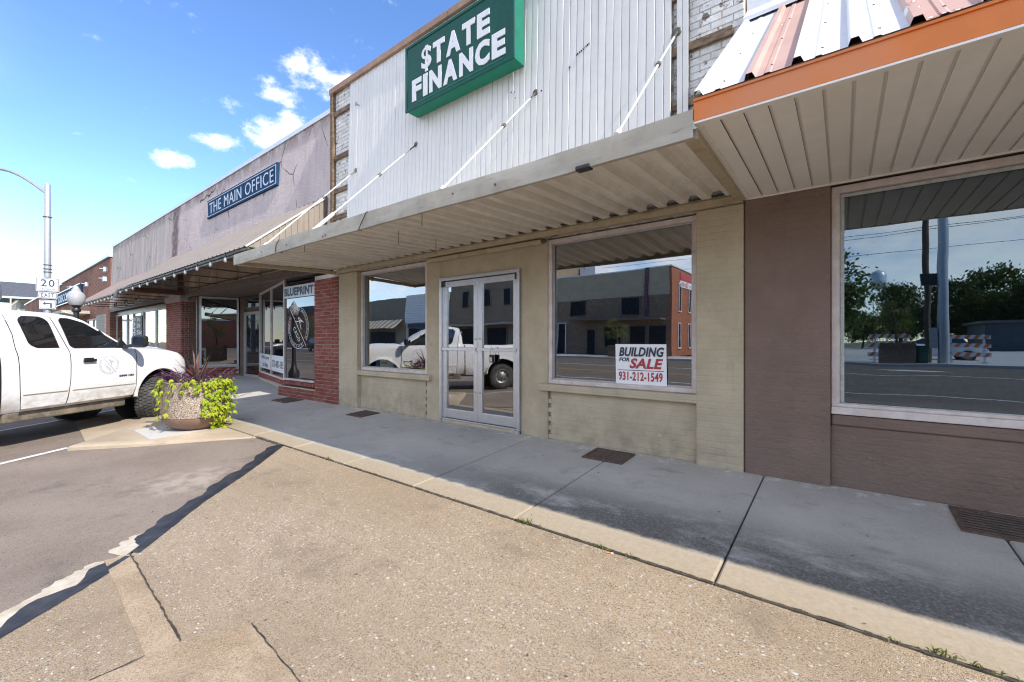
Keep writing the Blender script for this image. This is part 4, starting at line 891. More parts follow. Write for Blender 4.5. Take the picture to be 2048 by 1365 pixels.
# lettering and vinyl on the glass
bv = thing('window_vinyl', 'white BLUEPRINT banner with a round CADD emblem on the dark window', 'window sign', (-10.3, 4.98, 1.8))
m = MB(); m.box(-11.08,-9.085,4.958,4.962,2.355,2.645); m.build('banner', M_PAPER, bv)
text('BLUEPRINT', (-11.03,4.958,2.40), (1,0,0), (0,0,1), 1.43, .20, M_BLUEINK, bv, bold=.05, th=0)
def emblem(parent, c, ux, uz, r, mt, k=1.0, lines=True):
    c, ux, uz = V(c), nrm(ux), nrm(uz); n = ux.cross(uz)*.003; P2 = lambda u, v: c+ux*u+uz*v+n
    m = MB()
    def ring(r0, r1, a0, a1, N=48):
        pts = []
        for i in range(N+1):
            a = a0+(a1-a0)*i/N; pts += [P2(math.cos(a)*r0, math.sin(a)*r0), P2(math.cos(a)*r1, math.sin(a)*r1)]
        m.add(pts, [(2*i,2*i+1,2*i+3,2*i+2) for i in range(N)])
    for a0, a1 in ((R(-38),R(124)), (R(142),R(304))):
        ring(r*.978,r,a0,a1); ring(r*.81,r*.822,a0,a1)
        a = a0+.06
        rq = random.Random(3)
        while a < a1-.08:                                  # worn, unreadable characters round the rim
            w_ = rq.uniform(.02,.045); ring(r*.86,r*rq.uniform(.90,.93),a,a+w_,2); a += w_+.045+(.09 if rq.random() < .15 else 0)
    L = r*1.16; d = V((math.cos(R(131)),math.sin(R(131)),0)); q = V((-d.y,d.x,0))*r*.016
    m.add([P2(d.x*L-q.x,d.y*L-q.y),P2(d.x*L+q.x,d.y*L+q.y),P2(-d.x*L+q.x,-d.y*L+q.y),P2(-d.x*L-q.x,-d.y*L-q.y)], [(0,1,2,3)])
    for (u0,v0),(u1,v1) in (((.02,.50),(.30,-.08)),((.02,.50),(.52,.24)),((.14,.22),(.34,.30))):
        dd = V((u1-u0,v1-v0,0)).normalized(); qq = V((-dd.y,dd.x,0))*.02
        m.add([P2((u0-qq.x)*r,(v0-qq.y)*r),P2((u0+qq.x)*r,(v0+qq.y)*r),P2((u1+qq.x)*r,(v1+qq.y)*r),P2((u1-qq.x)*r,(v1-qq.y)*r)], [(0,1,2,3)])
    m.build('emblem', mt, parent, fix=False)
    d1 = ux*math.cos(R(-49))+uz*math.sin(R(-49)); d2 = ux*math.cos(R(41))+uz*math.sin(R(41))
    text('CADD', c+d1*(-r*.28)-d2*(r*.42), d1, d2, r*.85, r*.22, mt, parent, bold=.0, th=0, spacing=1.2)
emblem(bv, (-10.33,4.962,1.62), (1,0,0), (0,0,1), .50, M_PAPER)
e2 = thing('window_vinyl', 'white office space for rent strips low on the angled entry windows', 'window sign', (-13, 5.5, .7))
u2 = (V((-11.13,5.04,0))-V((-15.0,5.98,0))).normalized(); n2 = V((u2.y,-u2.x,0))
for k in range(2):
    a = V((-15.0,5.98,0))+u2*(.05+1.99*k)+n2*.012; m = MB(); m.add([a+V((0,0,.46)),a+u2*1.9+V((0,0,.46)),a+u2*1.9+V((0,0,.90)),a+V((0,0,.90))], [(0,1,2,3)]); m.build('strip', M_PAPER, e2, fix=False)
    if k == 0:
        text('Office Space', a+u2*.3+V((0,0,.72)), u2, (0,0,1), 1.3, .14, M_BLUEINK, e2, th=0, bold=.02); text('For Rent', a+u2*.5+V((0,0,.51)), u2, (0,0,1), .9, .14, M_BLUEINK, e2, th=0, bold=.02)
    else: text('270-887-5851', a+u2*.12+V((0,0,.57)), u2, (0,0,1), 1.68, .19, M_INK, e2, th=0, bold=.01)
ap = thing('window_vinyl', 'dark window banner with white vertical APPAREL lettering beyond the brick pier', 'window sign', (-25.5, 4.9, 1.5))
m = MB(); m.box(-26.3,-24.65,4.935,4.94,.5,2.45); m.build('banner', M_INK, ap)
text('SAPPAREL', (-26.2,4.935,2.38), (0,0,-1), (1,0,0), 1.75, .42, M_PAPER, ap, bold=.02, th=0)
for i, s_ in enumerate(('Wo','ow','Sic','T','S','D')): text(s_, (-25.5,4.935,2.18-i*.29), (1,0,0), (0,0,1), .3*len(s_), .2, M_PAPER, ap, bold=.01, th=0)
ov = thing('window_vinyl', 'thin white oval emblem on the shop window left of the brick pier', 'window sign', (-23.4, 4.9, 1.5))
m = MB()
for rr_, rz_ in ((.34,.50),(.30,.46)):
    pts = [(-23.5+rr_*math.cos(a)*s_, 4.955, 1.65+rz_*math.sin(a)*s_) for s_ in (1,.96) for a in [i*math.pi/18 for i in range(36)]]; m.add(pts, [(i,(i+1) % 36,36+(i+1) % 36,36+i) for i in range(36)])
m.build('emblem', M_PAPER, ov, fix=False)
# blue wall sign
ms = thing('wall_sign', 'navy THE MAIN OFFICE sign board with pale border on mauve stucco', 'sign', (-13.5, 4.75, 5.45))
m = MB(); m.box(-15.98,-11.08,4.80,4.87,5.17,5.74); m.build('board', M_NAVY, ms, bevel=.006)
m = MB(); a, b, c, d = -15.93,-11.13,5.215,5.695; h = .018
m.box(a,b,4.793,4.799,c,c+h); m.box(a,b,4.793,4.799,d-h,d); m.box(a,a+h*1.2,4.7935,4.799,c+h,d-h); m.box(b-h*1.2,b,4.7935,4.799,c+h,d-h); m.build('border', M_SIGNLINE, ms)
text('THE MAIN OFFICE', (-15.76,4.798,5.29), (1,0,0), (0,0,1), 4.48, .33, M_SIGNLINE, ms, bold=-.003, spacing=1.1)
# sloped sheet-metal awnings
def awning(x0, x1, yf, zf, zw, label, cheek, m1, m2):
    a_ = thing('sheet_awning', label, 'awning', ((x0+x1)/2, 4.0, 3.0), group='taupe sheet metal awnings on the stucco building')
    A, B = V((0,yf,zf)), V((0,4.795,zw)); sl = B-A; nn = V((0,-sl.z,sl.y)).normalized(); x = x0; wd = .92
    while x < x1-.01:
        w_ = min(wd, x1-x); us = []; q = 0
        while q < w_-.02:
            us += [(q,0),(q+.015,.022),(q+.04,.022),(q+.055,0)]; us += [(q+.115,0)] if q+.115 < w_ else []
            q += .23
        us.append((w_,0)); us = [u for u in us if u[0] <= w_]
        m = MB(); m.grid(lambda i, v: tuple(A+sl*v+nn*us[int(i)][1]+V((x+us[int(i)][0],0,0))), range(len(us)), [0,.33,.66,1]); m.build('roof_panel', m1, a_, 25, fix=False); x += w_
    m = MB(); m.box(x0,x1,yf+.03,yf+.07,zf-.05,zf-.005); m.box(x0,x1,yf+.02,yf+.05,zf-.115,zf-.085)
    m.box(x0,x1,4.72,4.79,zf-.02,zf+.02); m.build('eave_rail', M_STEEL, a_)
    x = x1-.06
    while x > x0:
        m = MB(); m.bar((x,yf+.05,zf-.03),(x,4.78,zf-.03),.03,.03); m.bar((x,4.765,2.98),(x,4.765,zf+.4),.03,.03);  m.build('frame_bracket', M_STEEL, a_); x -= 1.55
    if cheek:
        x = x1; y = yf+.05; k = 0
        while y < 4.78:
            y2 = min(y+.115, 4.79); t0, t1 = (y-yf)/(4.795-yf), (y2-yf)/(4.795-yf)
            m = MB(); d = .014; ym = y2-.022
            m.add([(x,y,zf),(x,ym,zf),(x,ym,zf+(zw-zf)*(ym-yf)/(4.795-yf)-.03),(x,y,zf+(zw-zf)*t0-.03),(x+d,ym,zf),(x+d,y2,zf),(x+d,y2,zf+(zw-zf)*t1-.03),(x+d,ym,zf+(zw-zf)*(ym-yf)/(4.795-yf)-.03)], [(0,1,2,3),(4,5,6,7),(1,4,7,2)])
            m.build('gable_panel', M_TAUPE, a_, fix=False); y += .115
        m = MB(); m.bar(A+V((x1+.015,0,.0)), B+V((x1+.015,0,.0)), .02, .032); m.build('rake_trim', M_ROD, a_)
        m = MB(); m.box(x1-.02,x1+.03,4.74,4.79,zf,zw+.02); m.build('corner_angle', M_STEEL, a_)
    return a_
AW1 = awning(-19.6, -8.72, 3.22, 3.05, 4.37, 'long taupe sheet metal awning nearest the navy sign', True, M_ROOFT, None)
AW2 = awning(-28.4, -19.62, 3.25, 2.95, 4.20, 'darker taupe sheet metal awning at the far end of the stucco wall', False, M_ROOFTD, None)
# white duct box and inner lumber under the awning
m = MB(); m.box(-17.9,-17.75,3.35,4.7,2.86,3.0); m.box(-17.9,-17.78,4.5,4.66,2.9,3.9); m.build('timber_post', mat('red_brown_timber', (.12,.05,.03), .8), AW1)
m = MB()
for k in range(7): m.box(-17.84,-17.80,3.5+k*.15,3.64+k*.15,3.0,3.25+k*.12)
m.build('inner_cheek', M_TAUPE, AW1)
# string lights along the eaves
sl_ = thing('string_lights', 'string of frosted globe bulbs hanging along the awning eave', 'string lights', (-14, 3.2, 2.9))
bulb_me = MB().lathe([(.001,-.145),(.025,-.132),(.036,-.105),(.033,-.078),(.022,-.045),(.018,-.03)], (0,0,0), 12).mesh('bulb', M_BULB, 60)
sock_me = MB().lathe([(.019,-.045),(.021,-.03),(.021,.02),(.008,.03),(.001,.032)], (0,0,0), 10).mesh('socket', M_BLACK, 40)
bxs = [-9.63+(-.82)*i for i in range(12)]+[-19.9-.62*i for i in range(14)]
cord = []
for i, x in enumerate(bxs):
    z = 2.975 if x > -19.6 else 2.88; b = piece('bulb', bulb_me, sl_, (x,3.2,z), sc=(.82,.82,.9)); piece('socket', sock_me, b, (x,3.2,z))
    cord.append((x,3.2,z+.03)); 
    if i+1 < len(bxs): cord.append(((x+bxs[i+1])/2,3.2,z-.0))
m = MB(); m.tube([(-8.9,3.25,3.0)]+cord,.008,5); m.build('cord', M_BLACK, sl_)
for j in range(6):
    b = piece('bulb', bulb_me, sl_, (-19.9-.9*j, 3.9+.1*(j % 2), 2.86)); piece('socket', sock_me, b, (-19.9-.9*j, 3.9+.1*(j % 2), 2.86))
# ------------------------------------------------------------------ red brick building, far house
rbk = thing('brick_building', 'low red brick building with pale roof edge beyond the stucco building', 'building', (-52, 4.8, 0))
m = MB(); m.box(-78,-30.25,4.80,16,0,5.66); m.build('wall', M_FBRICK, rbk)
m = MB(); m.box(-47,-30.2,4.70,5.1,5.70,5.83); m.box(-78.1,-47,4.70,5.1,5.60,5.72); m.build('parapet_cap', M_PALE, rbk)
for x in (-74,-67,-60,-54,-46.5,-40,-34.6): pane_wall(rbk, (x-1.8,4.77,0), (x+1.8,4.77,0), .5, 2.6, [.5], M_FRAMEB, G_DARK, .08)
m = MB(); m.box(-57,-36,3.6,4.8,2.95,3.12); m.build('canopy', M_FASCIA, rbk)
m = MB(); m.box(-33.6,-31.2,4.74,4.79,0,2.75)
for k in range(18): m.box(-33.6,-31.2,4.72,4.745,.05+k*.15,.15+k*.15)
m.build('roller_shutter', mat('grey_shutter', (.26,.26,.23), .6), rbk)
for x, z in ((-31.0,5.1),(-31.2,4.6),(-36.5,4.75),(-42.5,5.0)):
    m = MB(); m.obox((x,4.72,z),(.05,0,.02),(0,.08,0),(0,0,.12)); m.cyl((x,4.8,z+.05),(x-.1,4.5,z+.05),.02,None,6); m.build('wall_floodlight', M_PALE, rbk)
ds = thing('wall_sign', 'dark navy DISCOVERY sign with pale frame on the red brick wall', 'sign', (-44.5, 4.7, 4.5))
m = MB(); m.box(-50.5,-38.6,4.66,4.79,4.05,4.95); m.build('board', M_NAVY, ds)
m = MB(); m.box(-50.6,-38.5,4.63,4.66,4.93,5.0); m.box(-50.6,-38.5,4.63,4.66,4.0,4.07); m.build('frame', M_PALE, ds)
text('ST DISCOVERY A', (-50.2,4.655,4.2), (1,0,0), (0,0,1), 11.2, .58, M_SIGNLINE, ds, bold=.02)
hs_ = thing('house', 'cream clapboard house with grey shingle roof at the end of the street', 'house', (-96, 6, 0))
m = MB(); m.box(-104,-94.5,4.9,14,0,7.7); m.box(-94.5,-94.35,4.9,5.15,0,7.7); m.box(-94.5,-94.35,6.2,6.4,0,7.7); m.build('wall', M_CREAM, hs_)
m = MB(); m.prism([(-93.0,3.6,7.55),(-99,3.6,10.2),(-105,3.6,7.55),(-105,3.6,7.35),(-93.0,3.6,7.35)], (0,11,0)); m.build('roof', M_SHINGLE, hs_)
m = MB(); m.box(-93.1,-92.92,3.55,14.6,7.35,7.62); m.build('eave_gutter', M_PALE, hs_)
for yy in (5.25, 6.55, 8.0, 10, 12): m = MB(); m.box(-94.52,-94.46,yy+.1,yy+1.0,5.6,7.0); m.build('window', M_TAUPE, hs_)
m = MB(); m.box(-92.9,-92.7,4.25,4.4,0,7.4); m.bar((-92.8,4.35,6.3),(-93.4,5.1,7.2),.12,.12); m.build('porch_post', M_CREAM, hs_)
# ------------------------------------------------------------------ street lamps and the route sign
lp = thing('street_lamp', 'tall galvanised street lamp with a curved arm behind the white pickup', 'street lamp', (-20.3, 1.72, -.14))
m = MB(); m.lathe([(.17,-.14),(.17,-.05),(.10,-.04),(.092,3.3),(.075,6.34),(.06,6.37),(.001,6.38)], (-20.3,1.72,0), 14); m.build('pole', M_GALV, lp, 40)
m = MB(); d = V((-1.24,-.94,0)).normalized(); m.tube([V((-20.3,1.72,6.05))+d*(s_*2.6)+V((0,0,.82*math.sin(min(1, s_*1.5)*1.57))) for s_ in [i/12 for i in range(13)]], [.05-.001*i for i in range(13)], 8); m.build('arm', M_GALV, lp, 40)
m = MB(); p = V((-20.3,1.72,6.87))+d*2.75; m.obox(p,d*.3,V((-d.y,d.x,0))*.12,V((0,0,.06))); m.build('lamp_head', M_GALV, lp, bevel=.03)
m = MB()
for z in (5.3,3.75,3.62,3.52): m.lathe([(.105,z-.012),(.112,z-.008),(.112,z+.008),(.105,z+.012)], (-20.3,1.72,0), 14)
m.build('band', M_STEEL, lp)
n_ = V((1.,-.05,0)).normalized(); u_ = V((-n_.y,n_.x,0)); c0 = V((-20.3,1.72,0))+n_*.12
def route(z, wd, ht, fn, label):
    t_ = thing('route_sign', label, 'road sign', c0+V((0,0,z)), group='route signs strapped to the lamp post')
    m = MB(); m.obox(c0+V((0,0,z)),u_*wd/2,n_*.006,V((0,0,ht/2))); m.build('plate', M_SIGNW, t_)
    m = MB(); e = .018
    for s_ in (-1,1):
        m.obox(c0+n_*.008+V((0,0,z+s_*(ht/2-e*1.2))),u_*(wd/2-e),n_*.002,V((0,0,.006))); m.obox(c0+n_*.008+u_*s_*(wd/2-e)+V((0,0,z)),u_*.006,n_*.0015,V((0,0,ht/2-e*1.4)))
    m.build('border', M_INK, t_)
    m = MB(); m.obox(c0-n_*.02+V((0,0,z)),u_*.05,n_*.014,V((0,0,ht/2+.02))); m.build('bracket', M_STEEL, t_); fn(t_, z, wd, ht)
def s20(t_, z, wd, ht):
    text('20', c0+n_*.008-u_*.15+V((0,0,z-.065)), u_, (0,0,1), .30, .23, M_INK, t_, bold=.01, spacing=1.2); text('TENNESSEE', c0+n_*.008-u_*.17+V((0,0,z-.165)), u_, (0,0,1), .34, .045, M_INK, t_, bold=0)
def east(t_, z, wd, ht): text('EAST', c0+n_*.008-u_*.14+V((0,0,z-.055)), u_, (0,0,1), .28, .12, M_INK, t_, bold=.01, spacing=1.2)
def arrow(t_, z, wd, ht):
    P2 = lambda a, b: c0+n_*.009+u_*a*.7+V((0,0,z+b)); m = MB()
    m.add([P2(*p) for p in ((-.16,.035),(-.06,.10),(-.08,.05),(.13,.05),(.13,-.10),(.075,-.10),(.075,.015),(-.08,.015),(-.06,-.035))], [(0,1,2,7,8),(2,3,6,7),(3,4,5,6)]); m.build('arrow', M_INK, t_, fix=False)
route(3.11, .51, .43, s20, 'white route 20 sign at the top of the lamp post stack'); route(2.765, .42, .20, east, 'white EAST sign below the route 20 sign'); route(2.47, .365, .28, arrow, 'white left turn arrow sign lowest on the lamp post')
gl = thing('globe_lamp', 'short black post lamp with an acorn globe behind the pickup hood', 'street lamp', (-17.03, 1.99, -.14))
m = MB(); m.lathe([(.2,-.14),(.2,.1),(.11,.25),(.075,.5),(.06,2.1),(.10,2.14),(.10,2.2),(.07,2.24),(.13,2.30)], (-17.03,1.99,0), 16); m.build('post', M_BLACK, gl, 40)
m = MB(); m.lathe([(.12,2.30),(.165,2.36),(.195,2.46),(.195,2.56),(.175,2.62)], (-17.03,1.99,0), 20); m.build('globe', M_LAMPB, gl, 50)
m = MB(); m.lathe([(.178,2.62),(.115,2.68),(.09,2.72),(.095,2.735),(.055,2.80),(.035,2.84),(.001,2.87)], (-17.03,1.99,0), 20); m.build('globe_cap', M_LAMPB, gl, 50)
m = MB(); m.tube([(-17.03,1.93,2.05),(-17.0,1.80,2.08),(-17.0,1.72,2.12)],.02,6); m.build('banner_arm', M_PALE, gl)
l2p = dup(lp, (-47.5, .45, -.2), R(8), 'second tall street lamp far down the street at the left edge'); l2p.scale = (.9,.9,.92)
tg = thing('building', 'white low building far at the left end of the street', 'building', (-118, -2, 0)); m = MB(); m.box(-126,-116,-12,4.2,0,5.6); m.build('wall', M_SIGNW, tg); m = MB(); m.box(-126.3,-115.7,-12.3,4.5,5.6,5.9); m.build('roof_edge', M_PALE, tg)
# ------------------------------------------------------------------ white pickup truck (local: x forward along its right side, y to its left, z up from the road)
tk = thing('pickup_truck', 'white extended cab pickup parked nose-in at the kerb behind the planter', 'pickup truck', (-8.97, .33, -.205), math.atan2(.8218,-.5697))
WID = 2.03; C_ = WID/2
def lin(tab, x):
    if x <= tab[0][0]: return tab[0][1]
    for (a, fa), (b, fb) in zip(tab, tab[1:]):
        if x <= b: return fa+(fb-fa)*(x-a)/(b-a)
    return tab[-1][1]
INS = [(.45,.045),(.58,.018),(.72,.004),(.95,0),(1.15,.004),(1.28,.018),(1.36,.042),(1.40,.062),(1.6,.105),(1.75,.142),(1.86,.178),(1.91,.225),(1.94,.33),(1.96,.55)]
KF = [(1.36,2.02),(1.5,1.80),(1.86,1.26),(1.91,1.13),(1.94,.98),(1.96,.75)]; KR = [(1.36,.03),(1.6,.06),(1.86,.14),(1.91,.2),(1.94,.34),(1.96,.5)]
def section(k, zb, zt, cr, ins):
    pr = [(.10,zb),(.03,zb+.10),(.004,zb+.26),(0,.95),(.004,1.12 if zt > 1.2 else zt-.14),(.022,zt-.07),(.06,zt-.015),(.12,zt+.005),(.34,zt+cr*.55),(.7,zt+cr*.9)]
    f = lambda y: ins+y*(C_-ins)/C_
    L = [(k, f(y), z) for y, z in pr]; return L+[(k, C_, zt+cr)]+[(k, WID-f(y), z) for y, z in reversed(pr)]
st = [(-2.42,.56,1.33,0,.05),(-2.38,.50,1.36,0,.012),(-1.9,.48,1.365,0,0),(-1.18,.48,1.365,0,0),(-.3,.48,1.37,0,0),(-.012,.48,1.372,0,0)]
bed = MB().loft([section(*s_) for s_ in st])
fr = [(.012,.50,1.38,0,0),(.6,.50,1.385,.0,0),(1.3,.50,1.38,.01,0),(1.85,.50,1.375,.03,0),(2.1,.50,1.37,.06,0),(2.45,.50,1.355,.085,0),(2.74,.50,1.325,.10,.002),(2.94,.50,1.28,.10,.014),(3.08,.52,1.215,.09,.045),(3.17,.55,1.12,.08,.10),(3.21,.60,1.02,.05,.15)]
frt = MB().loft([section(*s_) for s_ in fr])
def boolean(o, cutters):
    for c in cutters:
        b = o.modifiers.new('cut', 'BOOLEAN'); b.operation = 'DIFFERENCE'; b.object = c; b.solver = 'EXACT'
    dg = bpy.context.evaluated_depsgraph_get(); me = bpy.data.meshes.new_from_object(o.evaluated_get(dg)); o.modifiers.clear(); o.data = me
    me.polygons.foreach_set('use_smooth', [True]*len(me.polygons)); me.set_sharp_from_angle(angle=R(28))
    for c in cutters: bpy.data.objects.remove(c)
WR = .515; FX, RX = 2.47, -1.18; ZW = .43
def well(x, side):
    y0, y1 = (-.2,.46) if side < 0 else (WID-.46,WID+.2)
    m = MB(); m.cyl((x,y0,ZW+.04),(x,y1,ZW+.04),WR,None,40); return m.build('cutter', M_TRUCK, tk)
o = bed.build('bed', M_TRUCK, tk); cut = MB().box(-2.33,-.08,.13,WID-.13,.86,2.0).build('cutter', M_TRUCK, tk); boolean(o, [cut, well(RX,-1), well(RX,1)]); BED = o
o = frt.build('body', M_TRUCK, tk); boolean(o, [well(FX,-1), well(FX,1)]); BODY = o
# cab
def cabring(z):
    i_ = lin(INS, z); a, b = lin(KR, z), lin(KF, z); y0, y1 = i_, WID-i_; r = min(.13, (b-a)*.2); rf = min(.34, (b-a)*.3); pts = []
    for cx, cy, rx, ry, a0 in ((b-rf,y0+.16,rf,.16,-90),(b-rf,y1-.16,rf,.16,0),(a+r,y1-r,r,r,90),(a+r,y0+r,r,r,180)):
        for q in range(7): t_ = R(a0+15*q); pts.append((cx+math.cos(t_)*rx, cy+math.sin(t_)*ry, z))
    return [(x+.03*max(0, 1-((y-C_)/.7)**2)*(x > .5), y, z) for x, y, z in pts]
m = MB().loft([cabring(z) for z in (1.34,1.40,1.5,1.6,1.7,1.8,1.86,1.89,1.91,1.925,1.94,1.952,1.96)]); m.build('cab', M_TRUCK, tk, 35)
def patch(kl, kr, z0, z1, off, n=14, cols=6, left=False):
    m = MB(); zs_ = [z0+(z1-z0)*i/n for i in range(n+1)]
    f = lambda c, z: (kl(z)+(kr(z)-kl(z))*c/cols, (lin(INS, z)-off) if not left else WID-lin(INS, z)+off, z)
    return m.grid(f, range(cols+1), zs_)
def rnd_(z, z0, z1, r):                                   # how far a rounded corner pulls the outline in at height z
    d = min(z-z0, z1-z); return 0 if d >= r else r-math.sqrt(max(0, r*r-(r-d)**2))
wA = (lambda z: .30+(1.86-z)*.22+rnd_(z,1.41,1.86,.09), lambda z: .655+(1.86-z)*.20-rnd_(z,1.41,1.86,.09)*(z > 1.6))
def kfr(z): return min(lin(KF, z)-.17, 1.84)
wB = (lambda z: .835+(1.855-z)*.21+rnd_(z,1.40,1.855,.05), lambda z: max(.9+.0, kfr(z)-.0-(.10 if z > 1.8 else 0)*(z-1.8)/.055))
dA = (lambda z: .215 if z < 1.36 else .215-.0*(z-1.36)+.02, lambda z: lin([(.5,.80),(.62,.83),(.9,.86),(1.36,.875),(1.6,.80),(1.86,.72),(1.92,.66)], z))
dB = (lambda z: dA[1](z)+.012, lambda z: lin([(.5,1.90),(.7,1.955),(1.36,1.965)], z) if z <= 1.36 else min(1.965, lin(KF, z)-.10))
for kl, kr, z1, nm in ((dA[0],dA[1],1.905,'door'), (dB[0],dB[1],1.895,'door')):
    for lf in (False, True):
        d = patch(kl, kr, .545, z1, .006, 22, 6, lf).build(nm, M_TRUCK, tk, 35, fix=False)
        if not lf:
            kk = (kl(.75)+kr(.75))/2; x0, x1 = kl(.77)+.03, kr(.77)-.02
            m = MB(); m.obox(((x0+x1)/2,-.010,.775),((x1-x0)/2,0,0),(0,.009,0),(0,0,.033)); m.build('side_moulding', M_TRIMW, d, bevel=.008)
# dark shut lines, handles, glass
m = MB()
def seam(fk, z0, z1, wd=.010, off=.0095, n=26):
    q = [z0+(z1-z0)*i/n for i in range(n+1)]
    for lf in (False, True):
        m.grid(lambda c, z: (fk(z)+wd*(c-.5), (lin(INS, z)-off) if not lf else WID-lin(INS, z)+off, z), [0,1], q)
seam(lambda z: lin([(.5,.24),(.6,.225),(.9,.212),(1.36,.205),(1.6,.20),(1.92,.14)], z), .54, 1.92); seam(lambda z: dA[1](z)+.006, .53, 1.915); seam(lambda z: lin([(.5,1.905),(.7,1.96),(1.37,1.972)], z), .54, 1.37)
seam(lambda z: 0, .5, 1.37, .022, .002)
m.build('shut_line', M_BLACK, tk, fix=False)
for (kl, kr), z0, z1 in ((wA,1.41,1.86), (wB,1.40,1.855)):
    for lf in (False, True):
        g_ = lambda e: (lambda z: kl(z)-e, lambda z: kr(z)+e)
        f = patch(*g_(.016), z0-.012, z1+.010, .009, 24, 6, lf).build('window', M_BLACK, tk, fix=False); patch(kl, kr, z0, z1, .013, 24, 6, lf).build('pane', G_CAR, f, fix=False)
m = MB(); m.bar((1.615,lin(INS,1.4)-.012,1.40),(1.40,lin(INS,1.68)-.012,1.68),.03,.012,(0,1,0)); m.build('quarter_divider', M_BLACK, tk)
m = MB()
zs_ = [1.42+(1.86-1.42)*i/8 for i in range(9)]
m.grid(lambda c, z: (lin(KF, z)+.03*(1-((c-4)/4)**2*.9)+.012-(.10 if c in (0,8) else (.03 if c in (1,7) else 0)), lin(INS, z)+.10+(WID-2*lin(INS, z)-.20)*c/8, z), range(9), zs_); m.build('windscreen', G_CAR, tk, 40, fix=False)
m = MB(); m.box(.025,.05,.35,WID-.35,1.45,1.8); m.build('rear_window', G_CAR, tk)
m = MB(); m.obox((1.14,-.028,1.195),(.095,0,0),(0,.014,0),(0,0,.020)); m.obox((1.14,-.006,1.20),(.075,0,0),(0,.004,0),(0,0,.035)); m.build('door_handle', M_BLACK, tk, bevel=.008)
mi = MB(); mi.obox((1.83,-.20,1.50),(.06,0,0),(0,.135,0),(0,0,.11)); mi = mi.build('mirror', M_BLACK, tk, bevel=.055)
m = MB(); m.bar((1.76,.03,1.40),(1.82,-.14,1.44),.10,.05); m.prism([(1.62,.05,1.41),(1.84,.045,1.40),(1.70,.06,1.56)], (0,-.03,0)); m.build('mirror_arm', M_BLACK, mi, bevel=.01)
m = MB(); m.obox((1.772,-.215,1.50),(.003,0,0),(0,.10,0),(0,0,.08)); m.build('mirror_glass', G_CAR, mi, bevel=.01)
emblem(tk, (1.46,-.010,1.115), (1,0,0), (0,0,1), .165, M_DECAL)
text('2500 HD', (1.64,-.008,.888), (1,0,0), (0,0,1), .27, .032, M_INK, tk, 'badge', bold=.05, th=.004)
# arch lips and dark wheel wells
for x in (FX, RX):
    for y, s_ in ((0,1), (WID,-1)):
        pts = [(x+math.cos(a)*(WR+.012), y-s_*.006, ZW+.04+math.sin(a)*(WR+.012)) for a in [R(4+i*172/26) for i in range(27)]]
        m = MB()
        for p, q in zip(pts, pts[1:]): m.bar(p, q, .03, .05, (0,1,0))
        m.build('arch_lip', M_TRUCK, tk, 50)
        m = MB(); y2 = y+s_*.47; N = 30
        ring = lambda yy, r: [(x+math.cos(2*math.pi*i/N)*r, yy, ZW+.04+math.sin(2*math.pi*i/N)*r) for i in range(N)]
        a, b = ring(y+s_*.035, WR-.006), ring(y2-s_*.02, WR-.006); m.add(a+b, [(i,(i+1) % N,N+(i+1) % N,N+i) for i in range(N) if math.sin(2*math.pi*(i+.5)/N) > -.05]+[tuple(range(N,2*N))]); m.build('wheel_well', M_BLACK, tk, fix=False)
# wheels: tyre with tread blocks, rim
def wheel(x, y, out, steer=0):
    rot = Matrix.Rotation(steer, 3, 'Z'); c = V((x,y,.415)); ax = rot @ V((0,out,0)); fw = rot @ V((1,0,0)); up = V((0,0,1))
    m = MB(); m.lathe([(.22,-.135),(.30,-.145),(.365,-.14),(.392,-.115),(.398,-.06),(.398,.06),(.392,.115),(.365,.14),(.30,.145),(.235,.13)], c, 48, ax); t_ = m.build('wheel', M_TYRE, tk, 50)
    m = MB()
    for i in range(40):
        for j, off in enumerate((-.098,-.035,.035,.098)):
            a = 2*math.pi*(i+(.5 if j % 2 else 0))/40; d = fw*math.cos(a)+up*math.sin(a); tg_ = -fw*math.sin(a)+up*math.cos(a)
            m.obox(c+d*(.405 if abs(off) < .09 else .400)+ax*off, tg_*.022+ax*(.006 if j < 2 else -.006), ax*(.024 if abs(off) < .09 else .030), d*.011)
    m.build('tread_block', M_TYRE, t_, fix=False)
    m = MB(); m.lathe([(.235,.128),(.225,.135),(.215,.10),(.17,.075),(.12,.085),(.09,.11),(.05,.125),(.001,.128)], c, 32, ax); m.build('rim', M_RIM, t_, 40)
    m = MB()
    for i in range(8): a = 2*math.pi*i/8; d = fw*math.cos(a)+up*math.sin(a); m.cyl(c+d*.155+ax*.06, c+d*.155+ax*.082, .028, None, 10)
    m.build('rim_hole', M_BLACK, t_)
wheel(FX,.17,-1,R(24)); wheel(FX,WID-.17,1,R(24)); wheel(RX,.17,-1); wheel(RX,WID-.17,1)
m = MB(); m.box(.1,1.86,.10,.26,.36,.50); m.box(.1,1.86,WID-.26,WID-.10,.36,.50); m.build('rocker_panel', M_ROCKER, tk, bevel=.02)
m = MB(); m.box(-2.3,3.0,.45,.55,.42,.55); m.box(-2.3,3.0,WID-.55,WID-.45,.42,.55); m.cyl((RX,.2,.41),(RX,WID-.2,.41),.06,None,10); m.cyl((FX,.3,.41),(FX,WID-.3,.41),.05,None,10); m.box(.3,1.6,.7,1.3,.38,.6); m.box(-2.35,3.05,.3,WID-.3,.52,.58); m.build('chassis', M_ROCKER, tk)
m = MB(); m.obox((3.27,C_,.62),(.07,0,0),(0,.92,0),(0,0,.12)); m.build('front_bumper', M_CHROME, tk, bevel=.03)
m = MB(); m.obox((-2.5,C_,.60),(.07,0,0),(0,.93,0),(0,0,.10)); m.build('rear_bumper', M_CHROME, tk, bevel=.02)
